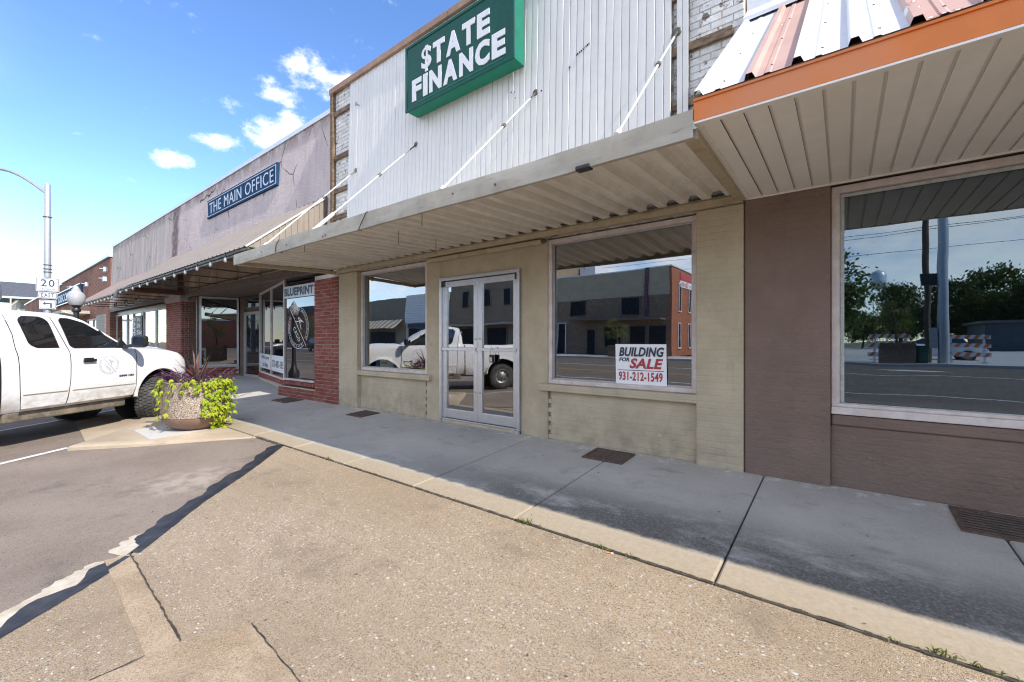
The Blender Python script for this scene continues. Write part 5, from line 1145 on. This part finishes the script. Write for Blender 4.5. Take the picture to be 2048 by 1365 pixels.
m = MB(); m.obox((3.215,C_,.93),(.02,0,0),(0,.56,0),(0,0,.14)); m.build('grille', M_BLACK, tk, bevel=.01)
for y in (.30,WID-.30): m = MB(); m.obox((3.175,y,.95),(.05,0,0),(0,.17,0),(0,0,.11)); m.build('headlight', G_SHOP if False else M_CHROME, tk, bevel=.03)
for y in (.06,WID-.06): m = MB(); m.obox((-2.41,y,1.1),(.03,0,0),(0,.05,0),(0,0,.2)); m.build('tail_light', M_RED, tk, bevel=.01)

# ------------------------------------------------------------------ aggregate planter and its plants
PC = V((-8.46,2.40,-.128))
pl = thing('planter', 'round exposed aggregate planter tub on a brown foot at the kerb', 'planter', PC)
m = MB(); m.lathe([(.40,.20),(.455,.21),(.465,.25),(.450,.48),(.442,.745),(.452,.765),(.43,.775),(.395,.765),(.385,.68)], PC, 44); m.build('tub', M_POT, pl, 40)
m = MB(); m.lathe([(.26,.0),(.30,.015),(.40,.09),(.455,.18),(.458,.203),(.40,.204)], PC, 44); m.build('foot', M_POTB, pl, 40)
m = MB(); m.lathe([(.388,.71),(.2,.745),(.001,.755)], PC, 20); m.build('soil', M_SOIL, pl, 40)
rp = random.Random(17)
PL = PC.copy(); PC = PC+V((0,0,.065)); cy = thing('spiky_plant', 'bronze purple spiky cordyline in the middle of the planter', 'plant', PC+V((0,0,.68)))
def blade(L, wd, droop):
    m = MB(); n = 6; vs = []
    for i in range(n+1):
        s_ = i/n; h = L*s_; z = h-droop*s_*s_*L*.5; x = droop*s_*s_*L*.6; w_ = wd*(.55+.9*s_-1.45*s_*s_) if i < n else .0008
        w_ = max(w_, .0008); vs += [(x, -w_, z), (x+w_*.35, 0, z), (x, w_, z)]
    return m.add(vs, [(3*i+j,3*i+j+1,3*i+4+j,3*i+3+j) for i in range(n) for j in range(2)]).mesh('leaf', M_CORDY, 60, fix=False)
bl = [blade(.52,.024,.1), blade(.58,.022,.35), blade(.48,.026,.8)]
for i in range(27):
    s_ = i/27; til = R(6+62*s_**.8+rp.uniform(-6, 6)); a = i*2.4+rp.uniform(-.3, .3)
    piece('leaf', bl[0 if s_ < .35 else (1 if s_ < .75 else 2)], cy, PC+V((rp.uniform(-.03,.03),rp.uniform(-.03,.03),.68)), rot=(0,til,a), sc=(1.0,1.0,rp.uniform(.9,1.22)))
ph = thing('purple_plant', 'sprawling purple leaved trailing plant around the planter rim', 'plant', PC+V((0,0,.66)))
ps = MB(); pb = blade(.15,.017,.5); pb.materials[0] = M_PURPLE
for i in range(40):
    a = rp.uniform(0, 6.28)
    if rp.random() < .55: a = rp.choice((R(-135)+rp.gauss(0,.5), R(40)+rp.gauss(0,.35)))
    r0 = rp.uniform(.22,.38); L = rp.uniform(.10,.28); el = rp.uniform(-.1,.75)
    p = PC+V((math.cos(a)*r0, math.sin(a)*r0, .68)); q = p+V((math.cos(a)*L*math.cos(el), math.sin(a)*L*math.cos(el), L*math.sin(el)+.05)); ps.tube([p,(p+q)/2+V((0,0,.03)),q],.0055,5)
    for k in range(rp.choice((4,5,6))):
        s_ = .35+.65*k/5; piece('leaf', pb, ph, p+(q-p)*min(s_, 1)+V((0,0,.02)), rot=(0,R(rp.uniform(25,85)),a+rp.uniform(-1.3,1.3)), sc=(1,1,rp.uniform(.6,1.15)))
ps.build('stem', M_PURPLE, ph, kind='stuff')
vn = thing('trailing_vine', 'lime green sweet potato vine spilling over the planter side', 'plant', PC+V((0,0,.6)))
def vleaf():
    out = [(0,0),(.22,-.30),(.52,-.42),(.62,-.16),(1.0,0),(.62,.16),(.52,.42),(.22,.30)]
    vs = [(x*.1, y*.1, -.028*(x**2)-.02*abs(y)) for x, y in out]+[(.045,0,.012)]
    return MB().add(vs, [(i,(i+1) % 8,8) for i in range(8)]).mesh('leaf', M_LIME, None, fix=False)
vl = vleaf(); stems = MB(); nleaf = 0
def prof_r(z): return lin([(0,.32),(.09,.43),(.18,.485),(.24,.49),(.45,.47),(.70,.47)], z)
def strand(a0, a1, zend, nl, spread, run=0):
    global nleaf
    pts = [PC+V((math.cos(a0)*.36, math.sin(a0)*.36, .69)), PC+V((math.cos(a0)*.46, math.sin(a0)*.46, .735))]
    for i in range(9):
        s_ = i/8; z = .70+(zend-.065-.70)*s_; a = a0+(a1-a0)*s_; r = prof_r(max(z, 0))+.01+.025*math.sin(s_*3.1); pts.append(PC+V((math.cos(a)*r, math.sin(a)*r, z)))
    for i in range(int(run*6)):
        p = pts[-1]; pts.append(p+V((math.cos(a1+.5)*.09, math.sin(a1+.5)*.09, 0)))
    stems.tube(pts, .005, 5)
    for i in range(nl):
        s_ = rp.random()*(len(pts)-1.01); k = int(s_); p = pts[k]+(pts[k+1]-pts[k])*(s_-k); d = (p-PC); a = math.atan2(d.y, d.x)
        pp = p+V((math.cos(a)*rp.uniform(.0,.035)-math.sin(a)*rp.gauss(0, spread), math.sin(a)*rp.uniform(.0,.035)+math.cos(a)*rp.gauss(0, spread), rp.uniform(-.02,.05)))
        if pp.z < PL.z+.03: pp.z = PL.z+.03
        piece('leaf', vl, vn, pp, rot=(rp.uniform(-.5,.5), R(rp.uniform(15,70)), a+rp.uniform(-1.0,1.0)), sc=(rp.uniform(.55,1.05),)*3); nleaf += 1
ca = math.atan2(-PC.y, -PC.x)                              # direction towards the street side
def sd_(deg): return ca+R(deg)
strand(sd_(20), sd_(18), .22, 40, .05); strand(sd_(28), sd_(32), .06, 44, .05); strand(sd_(36), sd_(42), .05, 48, .055, .2); strand(sd_(52), sd_(57), .10, 32, .045, .0); strand(sd_(58), sd_(64), .3, 20, .04)
strand(sd_(44), sd_(48), .02, 26, .05, .35); strand(sd_(-62), sd_(-66), .30, 12, .03); strand(sd_(-80), sd_(-82), .03, 22, .022); strand(sd_(-40), sd_(-46), .26, 11, .03)
strand(sd_(68), sd_(74), .5, 12, .035); strand(sd_(5), sd_(0), .60, 12, .06); strand(sd_(-20), sd_(-28), .62, 8, .05); strand(sd_(130), sd_(135), .1, 12, .05); strand(sd_(180), sd_(185), .2, 10, .05)
stems.build('stem', M_STEM, vn, kind='stuff')
# weeds in the pavement joint, a cigarette end, a few leaves
wm = MB(); rw = random.Random(9)
for x, y, n, h in ((-1.95,2.70,22,.05),(-2.02,2.69,12,.04),(-1.12,2.70,16,.03),(-1.32,2.70,14,.03),(-4.85,2.70,16,.04),(-4.95,2.71,12,.035),(-2.75,2.70,8,.03),(.36,2.72,22,.035),(.50,2.71,14,.03),(.20,2.70,8,.025)):
    for i in range(n):
        a = rw.uniform(0,6.28); b = V((x+rw.gauss(0,.035), y+rw.gauss(0,.010), zs(y)-.005)); t_ = b+V((math.cos(a)*h*.8, math.sin(a)*h*.6, h*rw.uniform(.3,1))); q = V((-math.sin(a), math.cos(a), 0))*.004
        mid = (b+t_)/2+V((0,0,h*.2)); wm.add([b-q*.5, b+q*.5, mid+q, mid-q, t_], [(0,1,2,3),(3,2,4)])
wm.build('joint_weeds', M_WEED, fix=False)['kind'] = 'stuff'
cb = thing('cigarette_butt', 'cigarette end lying on the pavement joint near the weeds', 'cigarette', (-1.24,2.66,zp(2.66)))
m = MB(); m.cyl((-1.26,2.655,zp(2.66)+.006),(-1.225,2.668,zp(2.66)+.006),.005,None,8); m.build('filter', mat('cork_paper', (.55,.25,.08), .7), cb)
m = MB(); m.cyl((-1.225,2.668,zp(2.66)+.006),(-1.212,2.673,zp(2.66)+.006),.005,None,8); m.build('paper', M_WHITE, cb)
lm = MB(); rl = random.Random(4)
for i in range(70):
    y = rl.uniform(.9,2.9); x = rl.uniform(-9,1.5); z = (zs(y) if y > 2.72 else (zp(y) if x > apron_edge(max(y,-.1))+.15 else za(y)+.003))+.004; a = rl.uniform(0,6.28); r = rl.uniform(.006,.016)
    lm.add([(x+math.cos(a)*r,y+math.sin(a)*r,z+.004),(x-math.sin(a)*r*.5,y+math.cos(a)*r*.5,z),(x-math.cos(a)*r,y-math.sin(a)*r,z+.003),(x+math.sin(a)*r*.5,y-math.cos(a)*r*.5,z)], [(0,1,2,3)])
lm.build('leaf_litter', mat('dry_leaf_bits', (.16,.09,.04), .9, (.05,.04,.03), 30, var=.3), fix=False)['kind'] = 'stuff'
# ------------------------------------------------------------------ across the street (seen in the shop windows)
M_ORNG = mat('orange_render', (.30,.115,.06), .8, (.26,.10,.055), 1.5, var=.06)
M_GGREY = mat('grey_green_render', (.42,.36,.25), .85, (.36,.31,.21), 1.2, var=.06)
M_REDW = mat('salmon_render', (.40,.13,.09), .8, (.36,.11,.08), 1, var=.06)
M_GRAYW = mat('taupe_render', (.24,.20,.15), .85, var=.06)
def win(parent, x0, x1, y, z0, z1, fm=None, ax='y', out=1):
    fm = fm or M_FRAMEB; m = MB(); h = .10
    if ax == 'y':
        m.box(x0-h,x1+h,y,y+.08,z0-h,z0); m.box(x0-h,x1+h,y,y+.08,z1,z1+h); m.box(x0-h,x0,y,y+.079,z0,z1); m.box(x1,x1+h,y,y+.079,z0,z1); f = m.build('window', fm, parent)
        MB().add([(x0,y+.02,z0),(x1,y+.02,z0),(x1,y+.02,z1),(x0,y+.02,z1)], [(0,1,2,3)]).build('pane', M_DARKPANE, f, fix=False)
    else:
        m.box(y,y+.08,x0-h,x1+h,z0-h,z0); m.box(y,y+.08,x0-h,x1+h,z1,z1+h); m.box(y,y+.079,x0-h,x0,z0,z1); m.box(y,y+.079,x1,x1+h,z0,z1); f = m.build('window', fm, parent)
        MB().add([(y+.02,x0,z0),(y+.02,x1,z0),(y+.02,x1,z1),(y+.02,x0,z1)], [(0,1,2,3)]).build('pane', M_DARKPANE, f, fix=False)
YF = -25.0
gb = thing('corner_building', 'two storey rubble stone building with an orange side wall across the street', 'building', (-16, -30, .13))
m = MB(); m.box(-22,-10.9,-42,YF,.13,5.1); m.build('wall', M_STONE, gb); m = MB(); m.box(-22,-10.9,-42,YF+.06,5.1,7.2); m.build('parapet_band', M_GGREY, gb)
m = MB(); m.box(-10.9,-10.75,-42,YF+.07,.13,7.15); m.build('side_wall', M_ORNG, gb); m = MB(); m.box(-22.1,-10.7,-42,YF+.12,7.2,7.3); m.build('roof_edge', M_PALE, gb)
for x in (-19.2, -14.2): win(gb, x-.75, x+.75, YF, 3.6, 5.0, M_DKWOOD)
for x in (-15.8,-13.6,-11.9): win(gb, x-.7, x+.7, YF, .8, 2.5, M_DKWOOD)
win(gb, -21.3,-20.5, YF, .15, 2.9, M_PALE); win(gb, -18.3,-17.5, YF, .15, 2.3, M_FRAMEB)
m = MB(); m.box(-19.5,-11.2,YF+.01,YF+1.3,3.05,3.2); m.build('canopy', M_DKWOOD, gb)
for y in (-26.8,-29.6,-33): win(gb, y-.28, y+.28, -10.75, 3.9, 6.0, M_PINKW, 'x'); win(gb, y-.28, y+.28, -10.75, .8, 2.7, M_PINKW, 'x')
vs_ = thing('blade_sign', 'narrow red and white lettered blade sign on the stone front across the street', 'sign', (-12.8, YF+.2, 5))
m = MB(); m.box(-12.95,-12.65,YF+.07,YF+.16,3.4,7.3); m.build('board', M_INK, vs_)
for i, c in enumerate('RESTAURANT'): text(c, (-12.70,YF+.165,6.9-i*.32), (-1,0,0), (0,0,1), .2, .22, M_REDINK, vs_, 'letter', bold=.03, th=0)
gs = thing('wall_sign', 'red over white Grill sign on the orange side wall across the street', 'sign', (-10.7, -28, 6.5))
m = MB(); m.box(-10.745,-10.70,-30.6,-26.9,6.35,6.95); m.build('upper_board', M_REDINK, gs); m = MB(); m.box(-10.745,-10.70,-30.6,-26.9,5.8,6.33); m.build('lower_board', M_PAPER, gs)
text('Grill', (-10.69,-28.9,5.88), (0,1,0), (0,0,1), 1.7, .38, M_REDINK, gs, bold=.02, th=0)
tb = thing('brick_block', 'taller tan brick block left of the rubble stone building across the street', 'building', (-29, -30, .13))
m = MB(); m.box(-36,-22.05,-42,YF-.2,.13,9.4); m.build('wall', M_TBRICK, tb); m = MB(); m.box(-36,-22.1,YF-.2,YF+1.2,3.0,3.15); m.build('canopy', M_FASCIA, tb)
for x in (-33.5,-29,-24.8): win(tb, x-1.3, x+1.3, YF-.2, .6, 2.7)
for x in (-33.5,-30.5,-27.5,-24.5): win(tb, x-.5, x+.5, YF-.2, 5, 6.8, M_FRAMEB)
m = MB(); m.box(-21.9,-20.0,-33,-30,7.3,9.0); m.build('roof_hut', M_SIGNW, gb)
wb_ = thing('shop_block', 'white boarded shop across the street beside the striped awning', 'building', (-40, -30, .13))
m = MB(); m.box(-44,-36.05,-42,YF,.13,7.0); m.build('wall', M_CREAM, wb_)
for z in [3.6+.28*i for i in range(12)]: m = MB(); m.box(-44,-36.05,YF,YF+.03,z,z+.24); m.build('clapboard', M_SIGNW, wb_)
win(wb_, -43.2,-37, YF, .6, 2.9); m = MB(); m.box(-43.5,-36.6,YF+.04,YF+.1,3.0,3.5); m.build('sign_band', M_INK, wb_)
gw = thing('shop_block', 'taupe shop with a brown and cream striped awning across the street', 'building', (-51, -30, .13))
m = MB(); m.box(-60,-44.05,-42,YF,.13,6.8); m.build('wall', M_GRAYW, gw); win(gw, -58.5,-46, YF, .6, 2.5)
for k in range(30):
    x0 = -59.4+k*.5; m = MB(); m.prism([(x0,YF+.02,4.1),(x0+.5,YF+.02,4.1),(x0+.5,YF+1.6,2.9),(x0,YF+1.6,2.9)], (0,0,-.03)); m.build('awning_stripe', M_CREAM if k % 2 else M_GRAYW, gw)
rd = thing('building', 'salmon red building with a dark roof behind trees across the street', 'building', (-82, -30, .13))
m = MB(); m.box(-106,-61,-42,YF-4,.1,6.2); m.build('wall', M_REDW, rd); m = MB(); m.box(-106.5,-60.5,-42.5,YF-3.5,6.2,7.6); m.build('roof', M_SHINGLE, rd)
for x in (-100,-92,-84,-76,-68): win(rd, x-1.2, x+1.2, YF-4, 1, 3)
eb = thing('building', 'pale low building closing the street far to the right', 'building', (80,-8,0)); m = MB(); m.box(70,90,-20,16,0,5.5); m.build('wall', M_REDW, eb); m = MB(); m.box(69.8,90.2,-20.2,16.2,5.5,5.9); m.build('roof_edge', M_PALE, eb)
nb = thing('building', 'red brick block further along the near side to the right', 'building', (20,10,0)); m = MB(); m.box(6.25,68,4.9,16,0,6.8); m.build('wall', M_FBRICK, nb); m = MB(); m.box(6.3,68,4.85,5.2,6.8,7.0); m.build('parapet_cap', M_PALE, nb)
# trees: tapered trunk with limbs, crown of many small leaf faces in clumps
def tree_mesh(seed, h, r, nclump, nleaf, ls, mt):
    q = random.Random(seed); tr = MB(); lv = MB(); base = V((0,0,0)); top = V((q.uniform(-.2,.2), q.uniform(-.2,.2), h*.55))
    tr.cyl(base, top, h*.028, h*.016, 9)
    for i in range(nclump):
        a = q.uniform(0, 6.28); e = q.uniform(-.6, 1); rr_ = r*q.uniform(.35, 1.0)
        c = V((math.cos(a)*rr_*math.sqrt(max(0, 1-e*e*.8)), math.sin(a)*rr_*math.sqrt(max(0, 1-e*e*.8)), h*.54+e*h*.42))
        if i % 2 == 0: s_ = base+(top-base)*q.uniform(.6, 1); tr.cyl(s_, s_+(c-s_)*.9, h*.009, h*.003, 5)
        cr = r*q.uniform(.22, .42)
        for k in range(nleaf):
            p = c+V((q.gauss(0,.5), q.gauss(0,.5), q.gauss(0,.42)))*cr; d = V((q.gauss(0,1), q.gauss(0,1), q.gauss(0,.7))).normalized(); u = d.orthogonal().normalized(); v = d.cross(u); l = ls*q.uniform(.6, 1.3)
            lv.add([p-u*l, p+v*l*.55, p+u*l, p-v*l*.55], [(0,1,2,3)])
    return tr.mesh('trunk', M_BARK, 60), lv.mesh('crown', mt, None, fix=False)
TM = [tree_mesh(1,9,3.4,80,90,.19,M_TREE), tree_mesh(2,8,3.6,80,90,.19,M_TREE), tree_mesh(3,4.2,1.5,22,60,.075,M_TREE2)]
def tree(i, x, y, z, s_, label, group=None, name='tree'):
    t_ = thing(name, label, 'tree', (x,y,z), 0, group, local=True); t_.rotation_euler.z = (x*7.3+y*3.1) % 6.28; t_.scale = (s_,s_,s_*(1+.12*math.sin(x)))
    for nm, me in zip(('trunk','crown'), TM[i]):
        o = bpy.data.objects.new(nm, me); COL.objects.link(o); o.parent = t_
tree(0,-2.2,-38,0,1.15,'big dark tree at the left of the reflected side street')
far = [(-6,-75,1.1),(3,-92,.75),(8,-94,.7),(17,-84,1.2),(26,-82,1.15),(34,-86,1.25),(20,-96,1.35),(31,-98,1.4),(13,-85,1.15),(22,-80,1.3),(30,-88,1.1),(38,-82,1.2),(47,-84,1.2),(56,-80,1.15),(66,-86,1.3),(-14,-88,1.2),(9,-105,1.3),(27,-104,1.3),(45,-106,1.3)]
for i, (x, y, s_) in enumerate(far): tree(i % 2, x, y, -.2, s_, 'green leafy tree in the row behind the far lot', 'trees behind the far lot')
for i, (x, y) in enumerate(((-64,YF+1),(-71,YF+.5),(-80,YF+1.2),(-90,YF+.4),(-99,YF+1))): tree(2, x, y, .13, 1.35, 'street tree in front of the salmon red building', 'street trees by the salmon building')
tree(0,-14.5,-55,0,1.2,'tall tree behind the orange walled building')
def bin_planter(x0, x1, y0, y1, z0, z1, label, ti, th, tl):
    g = thing('box_planter', label, 'planter', ((x0+x1)/2,(y0+y1)/2,z0))
    n = 6
    for k in range(n):
        a, b = z0+(z1-z0)*k/n, z0+(z1-z0)*(k+1)/n-.012; m = MB(); m.box(x0,x1,y0,y0+.05,a,b); m.box(x0,x1,y1-.05,y1,a,b); m.box(x0,x0+.05,y0+.05,y1-.05,a,b); m.box(x1-.05,x1,y0+.05,y1-.05,a,b); m.build('plank', M_WOOD, g)
    m = MB(); m.box(x0+.05,x1-.05,y0+.05,y1-.05,z0+.02,z1-.1); m.build('soil', M_SOIL, g)
    tree(ti, (x0+x1)/2, (y0+y1)/2, z1-.12, th, tl, None, 'potted_tree')
bin_planter(1.6,3.0,-21.9,-20.9,.13,1.15,'wooden box planter on the far corner beside the poles',2,.55,'small bushy tree in the wooden box on the far corner')
bin_planter(-14.6,-13.4,-22.3,-21.4,.13,1.0,'wooden box planter in front of the rubble stone building',2,.62,'light green bush in the box before the stone building')
bin_planter(2.75,3.85,.2,1.3,-.22,1.02,'tall wooden box planter at the near kerb mirrored in the brown shop window',2,.55,'small tree in the tall box planter at the near kerb')
# poles, wires, water tower, barricades, bin, control box
def pole(name, label, x, y, h, r, mt):
    t_ = thing(name, label, 'pole', (x,y,.1)); m = MB(); m.cyl((x,y,0),(x,y,h),r,r*.7,14); m.build('pole_shaft', mt, t_, 40); return t_
pole('utility_pole','brown wooden utility pole on the far corner',3.62,-22.3,11,.15,M_BARK)
t_ = pole('signal_pole','thick grey steel signal pole on the far corner',4.08,-21.2,10,.24,M_GALV); m = MB(); m.box(3.3,3.95,-21.5,-21.2,4.2,4.8); m.build('sign_back', M_BLACK, t_); m = MB(); m.box(3.55,3.85,-21.3,-21.05,.9,2.0); m.build('control_box', M_GALV, t_, bevel=.02)
t_ = pole('utility_pole','distant utility pole with a cross arm beyond the lot',21.5,-62,12,.16,M_BARK); m = MB(); m.box(20,23,-62.1,-61.95,11.2,11.4); m.box(20.4,22.6,-62.1,-61.95,10.2,10.35); m.build('cross_arm', M_BARK, t_)
pw = thing('power_line', 'overhead wires crossing the reflected sky', 'wires', (5,-40,9)); m = MB()
for z, dz in ((10.6,.0),(10.1,.4),(9.0,-.2)): m.tube([(-30,-40,z+.6),(-10,-39,z),(10,-38,z-.1+dz),(30,-37,z+.3),(60,-36,z+1)],.02,5)
m.build('wire', M_BLACK, pw)
wt_ = thing('water_tower', 'white water tower on legs far beyond the lot', 'water tower', (12.9,-240,0))
m = MB(); m.lathe([(.01,23),(2.4,23.6),(3.3,25),(3.3,30),(2.2,31.3),(.01,32.4)], (12.9,-240,0), 24); m.build('tank', M_PALE, wt_, 40)
m = MB(); [m.cyl((12.9+3.4*math.cos(a),-240+3.4*math.sin(a),0),(12.9+3*math.cos(a),-240+3*math.sin(a),26),.18,None,6) for a in (.8,2.37,3.94,5.5)]; m.build('leg', M_PALE, wt_)
for x, lab in ((1.2,'orange and white barricade behind the wooden planter'), (4.3,'orange and white barricade right of the grey signal pole')):
    b_ = thing('barricade', lab, 'barricade', (x+.9,-23,.13), group='striped barricades at the far corner')
    for z in (.45,.95,1.42):
        m = MB(); m.box(x,x+1.8,-23.03,-23,z,z+.22); d_ = m.build('board', M_PAPER, b_)
        m = MB()
        for k in range(5): q = x+.05+k*.36; m.add([(q,-22.995,z),(q+.17,-22.995,z),(q+.30,-22.995,z+.22),(q+.13,-22.995,z+.22)], [(0,1,2,3)])
        m.build('stripe', M_ORANGE, d_)
    for q in (x+.25,x+1.5): m = MB(); m.box(q,q+.09,-23.1,-23.03,.13,1.68); m.box(q,q+.09,-23.5,-22.6,.13,.2); m.build('upright', M_PAPER, b_)
tc = thing('trash_can', 'dark green slatted trash can beside the far wooden planter', 'trash can', (3.25,-21.4,.13))
m = MB(); m.lathe([(.27,.13),(.29,.2),(.31,1.0),(.28,1.02),(.01,1.0)], (3.25,-21.4,0), 20); m.build('can', mat('green_enamel', (.01,.09,.07), .4), tc, 40)
wh = thing('warehouse', 'long dark low warehouse beyond the lot', 'warehouse', (30,-70,0)); m = MB(); m.box(14,75,-78,-68,0,3.6); m.build('wall', mat('slate_sheet', (.05,.07,.09), .6), wh); m = MB(); m.box(13.5,75.5,-78.5,-67.5,3.6,3.9); m.build('roof_edge', M_STEEL, wh)
m = MB(); m.box(0,80,-110,-30,-.3,.05); m.build('far_lot', M_GREYSLAB)['kind'] = 'structure'
def car(label, x, y, rz, paint, suv, z):
    c = thing('parked_car', label, 'car', (x,y,z), rz, local=True); w_ = .92
    st = [(-2.3,.5,.75,.85),(-2.2,.35,1.0,.9),(-1.2,.3,1.05,1),(1.0,.3,1.02,1),(1.9,.32,.92,.95),(2.25,.4,.75,.85)]
    m = MB(); m.loft([[(k,-w_*s_*.92,a),(k,-w_*s_,a+.15),(k,-w_*s_,b-.12),(k,-w_*s_*.9,b),(k,w_*s_*.9,b),(k,w_*s_,b-.12),(k,w_*s_,a+.15),(k,w_*s_*.92,a)] for k, a, b, s_ in st]); m.build('body', paint, c, 35)
    hh = 1.75 if suv else 1.48; e = -2.1 if suv else -1.5
    m = MB(); m.loft([[(e,-.8,1.0),(1.1,-.8,1.0),(1.1,.8,1.0),(e,.8,1.0)],[(e+.25,-.66,hh-.08),(.35,-.66,hh-.08),(.35,.66,hh-.08),(e+.25,.66,hh-.08)]]); m.build('window', G_CAR, c, 20)
    m = MB(); m.box(e+.2,.4,-.68,.68,hh-.09,hh); m.build('roof', paint, c, bevel=.03)
    for kx in (-1.4,1.4):
        for s_ in (-1,1): m = MB(); m.cyl((kx,s_*.74,.33),(kx,s_*.94,.33),.33,None,20); t_ = m.build('wheel', M_TYRE, c, 40); m = MB(); m.cyl((kx,s_*.93,.33),(kx,s_*.95,.33),.2,None,14); m.build('rim', M_RIM, t_)
    for s_ in (-1,1): m = MB(); m.obox((-2.25,s_*.7,.85),(.04,0,0),(0,.12,0),(0,0,.08)); m.build('tail_light', M_RED, c)
car('white car parked behind the barricades on the far corner', 4.4,-27.5,R(180),M_CWHITE,False,.05)
car('dark sport utility vehicle parked across the street seen in the BLUEPRINT window', -44,-17.6,0,M_CDARK,True,.0)
car('second dark sport utility vehicle parked further left across the street', -52,-18.0,0,M_CDARK,True,.0)
car('small dark car parked across the street before the white boarded shop', -30,-18.0,0,M_CDARK,False,.0)
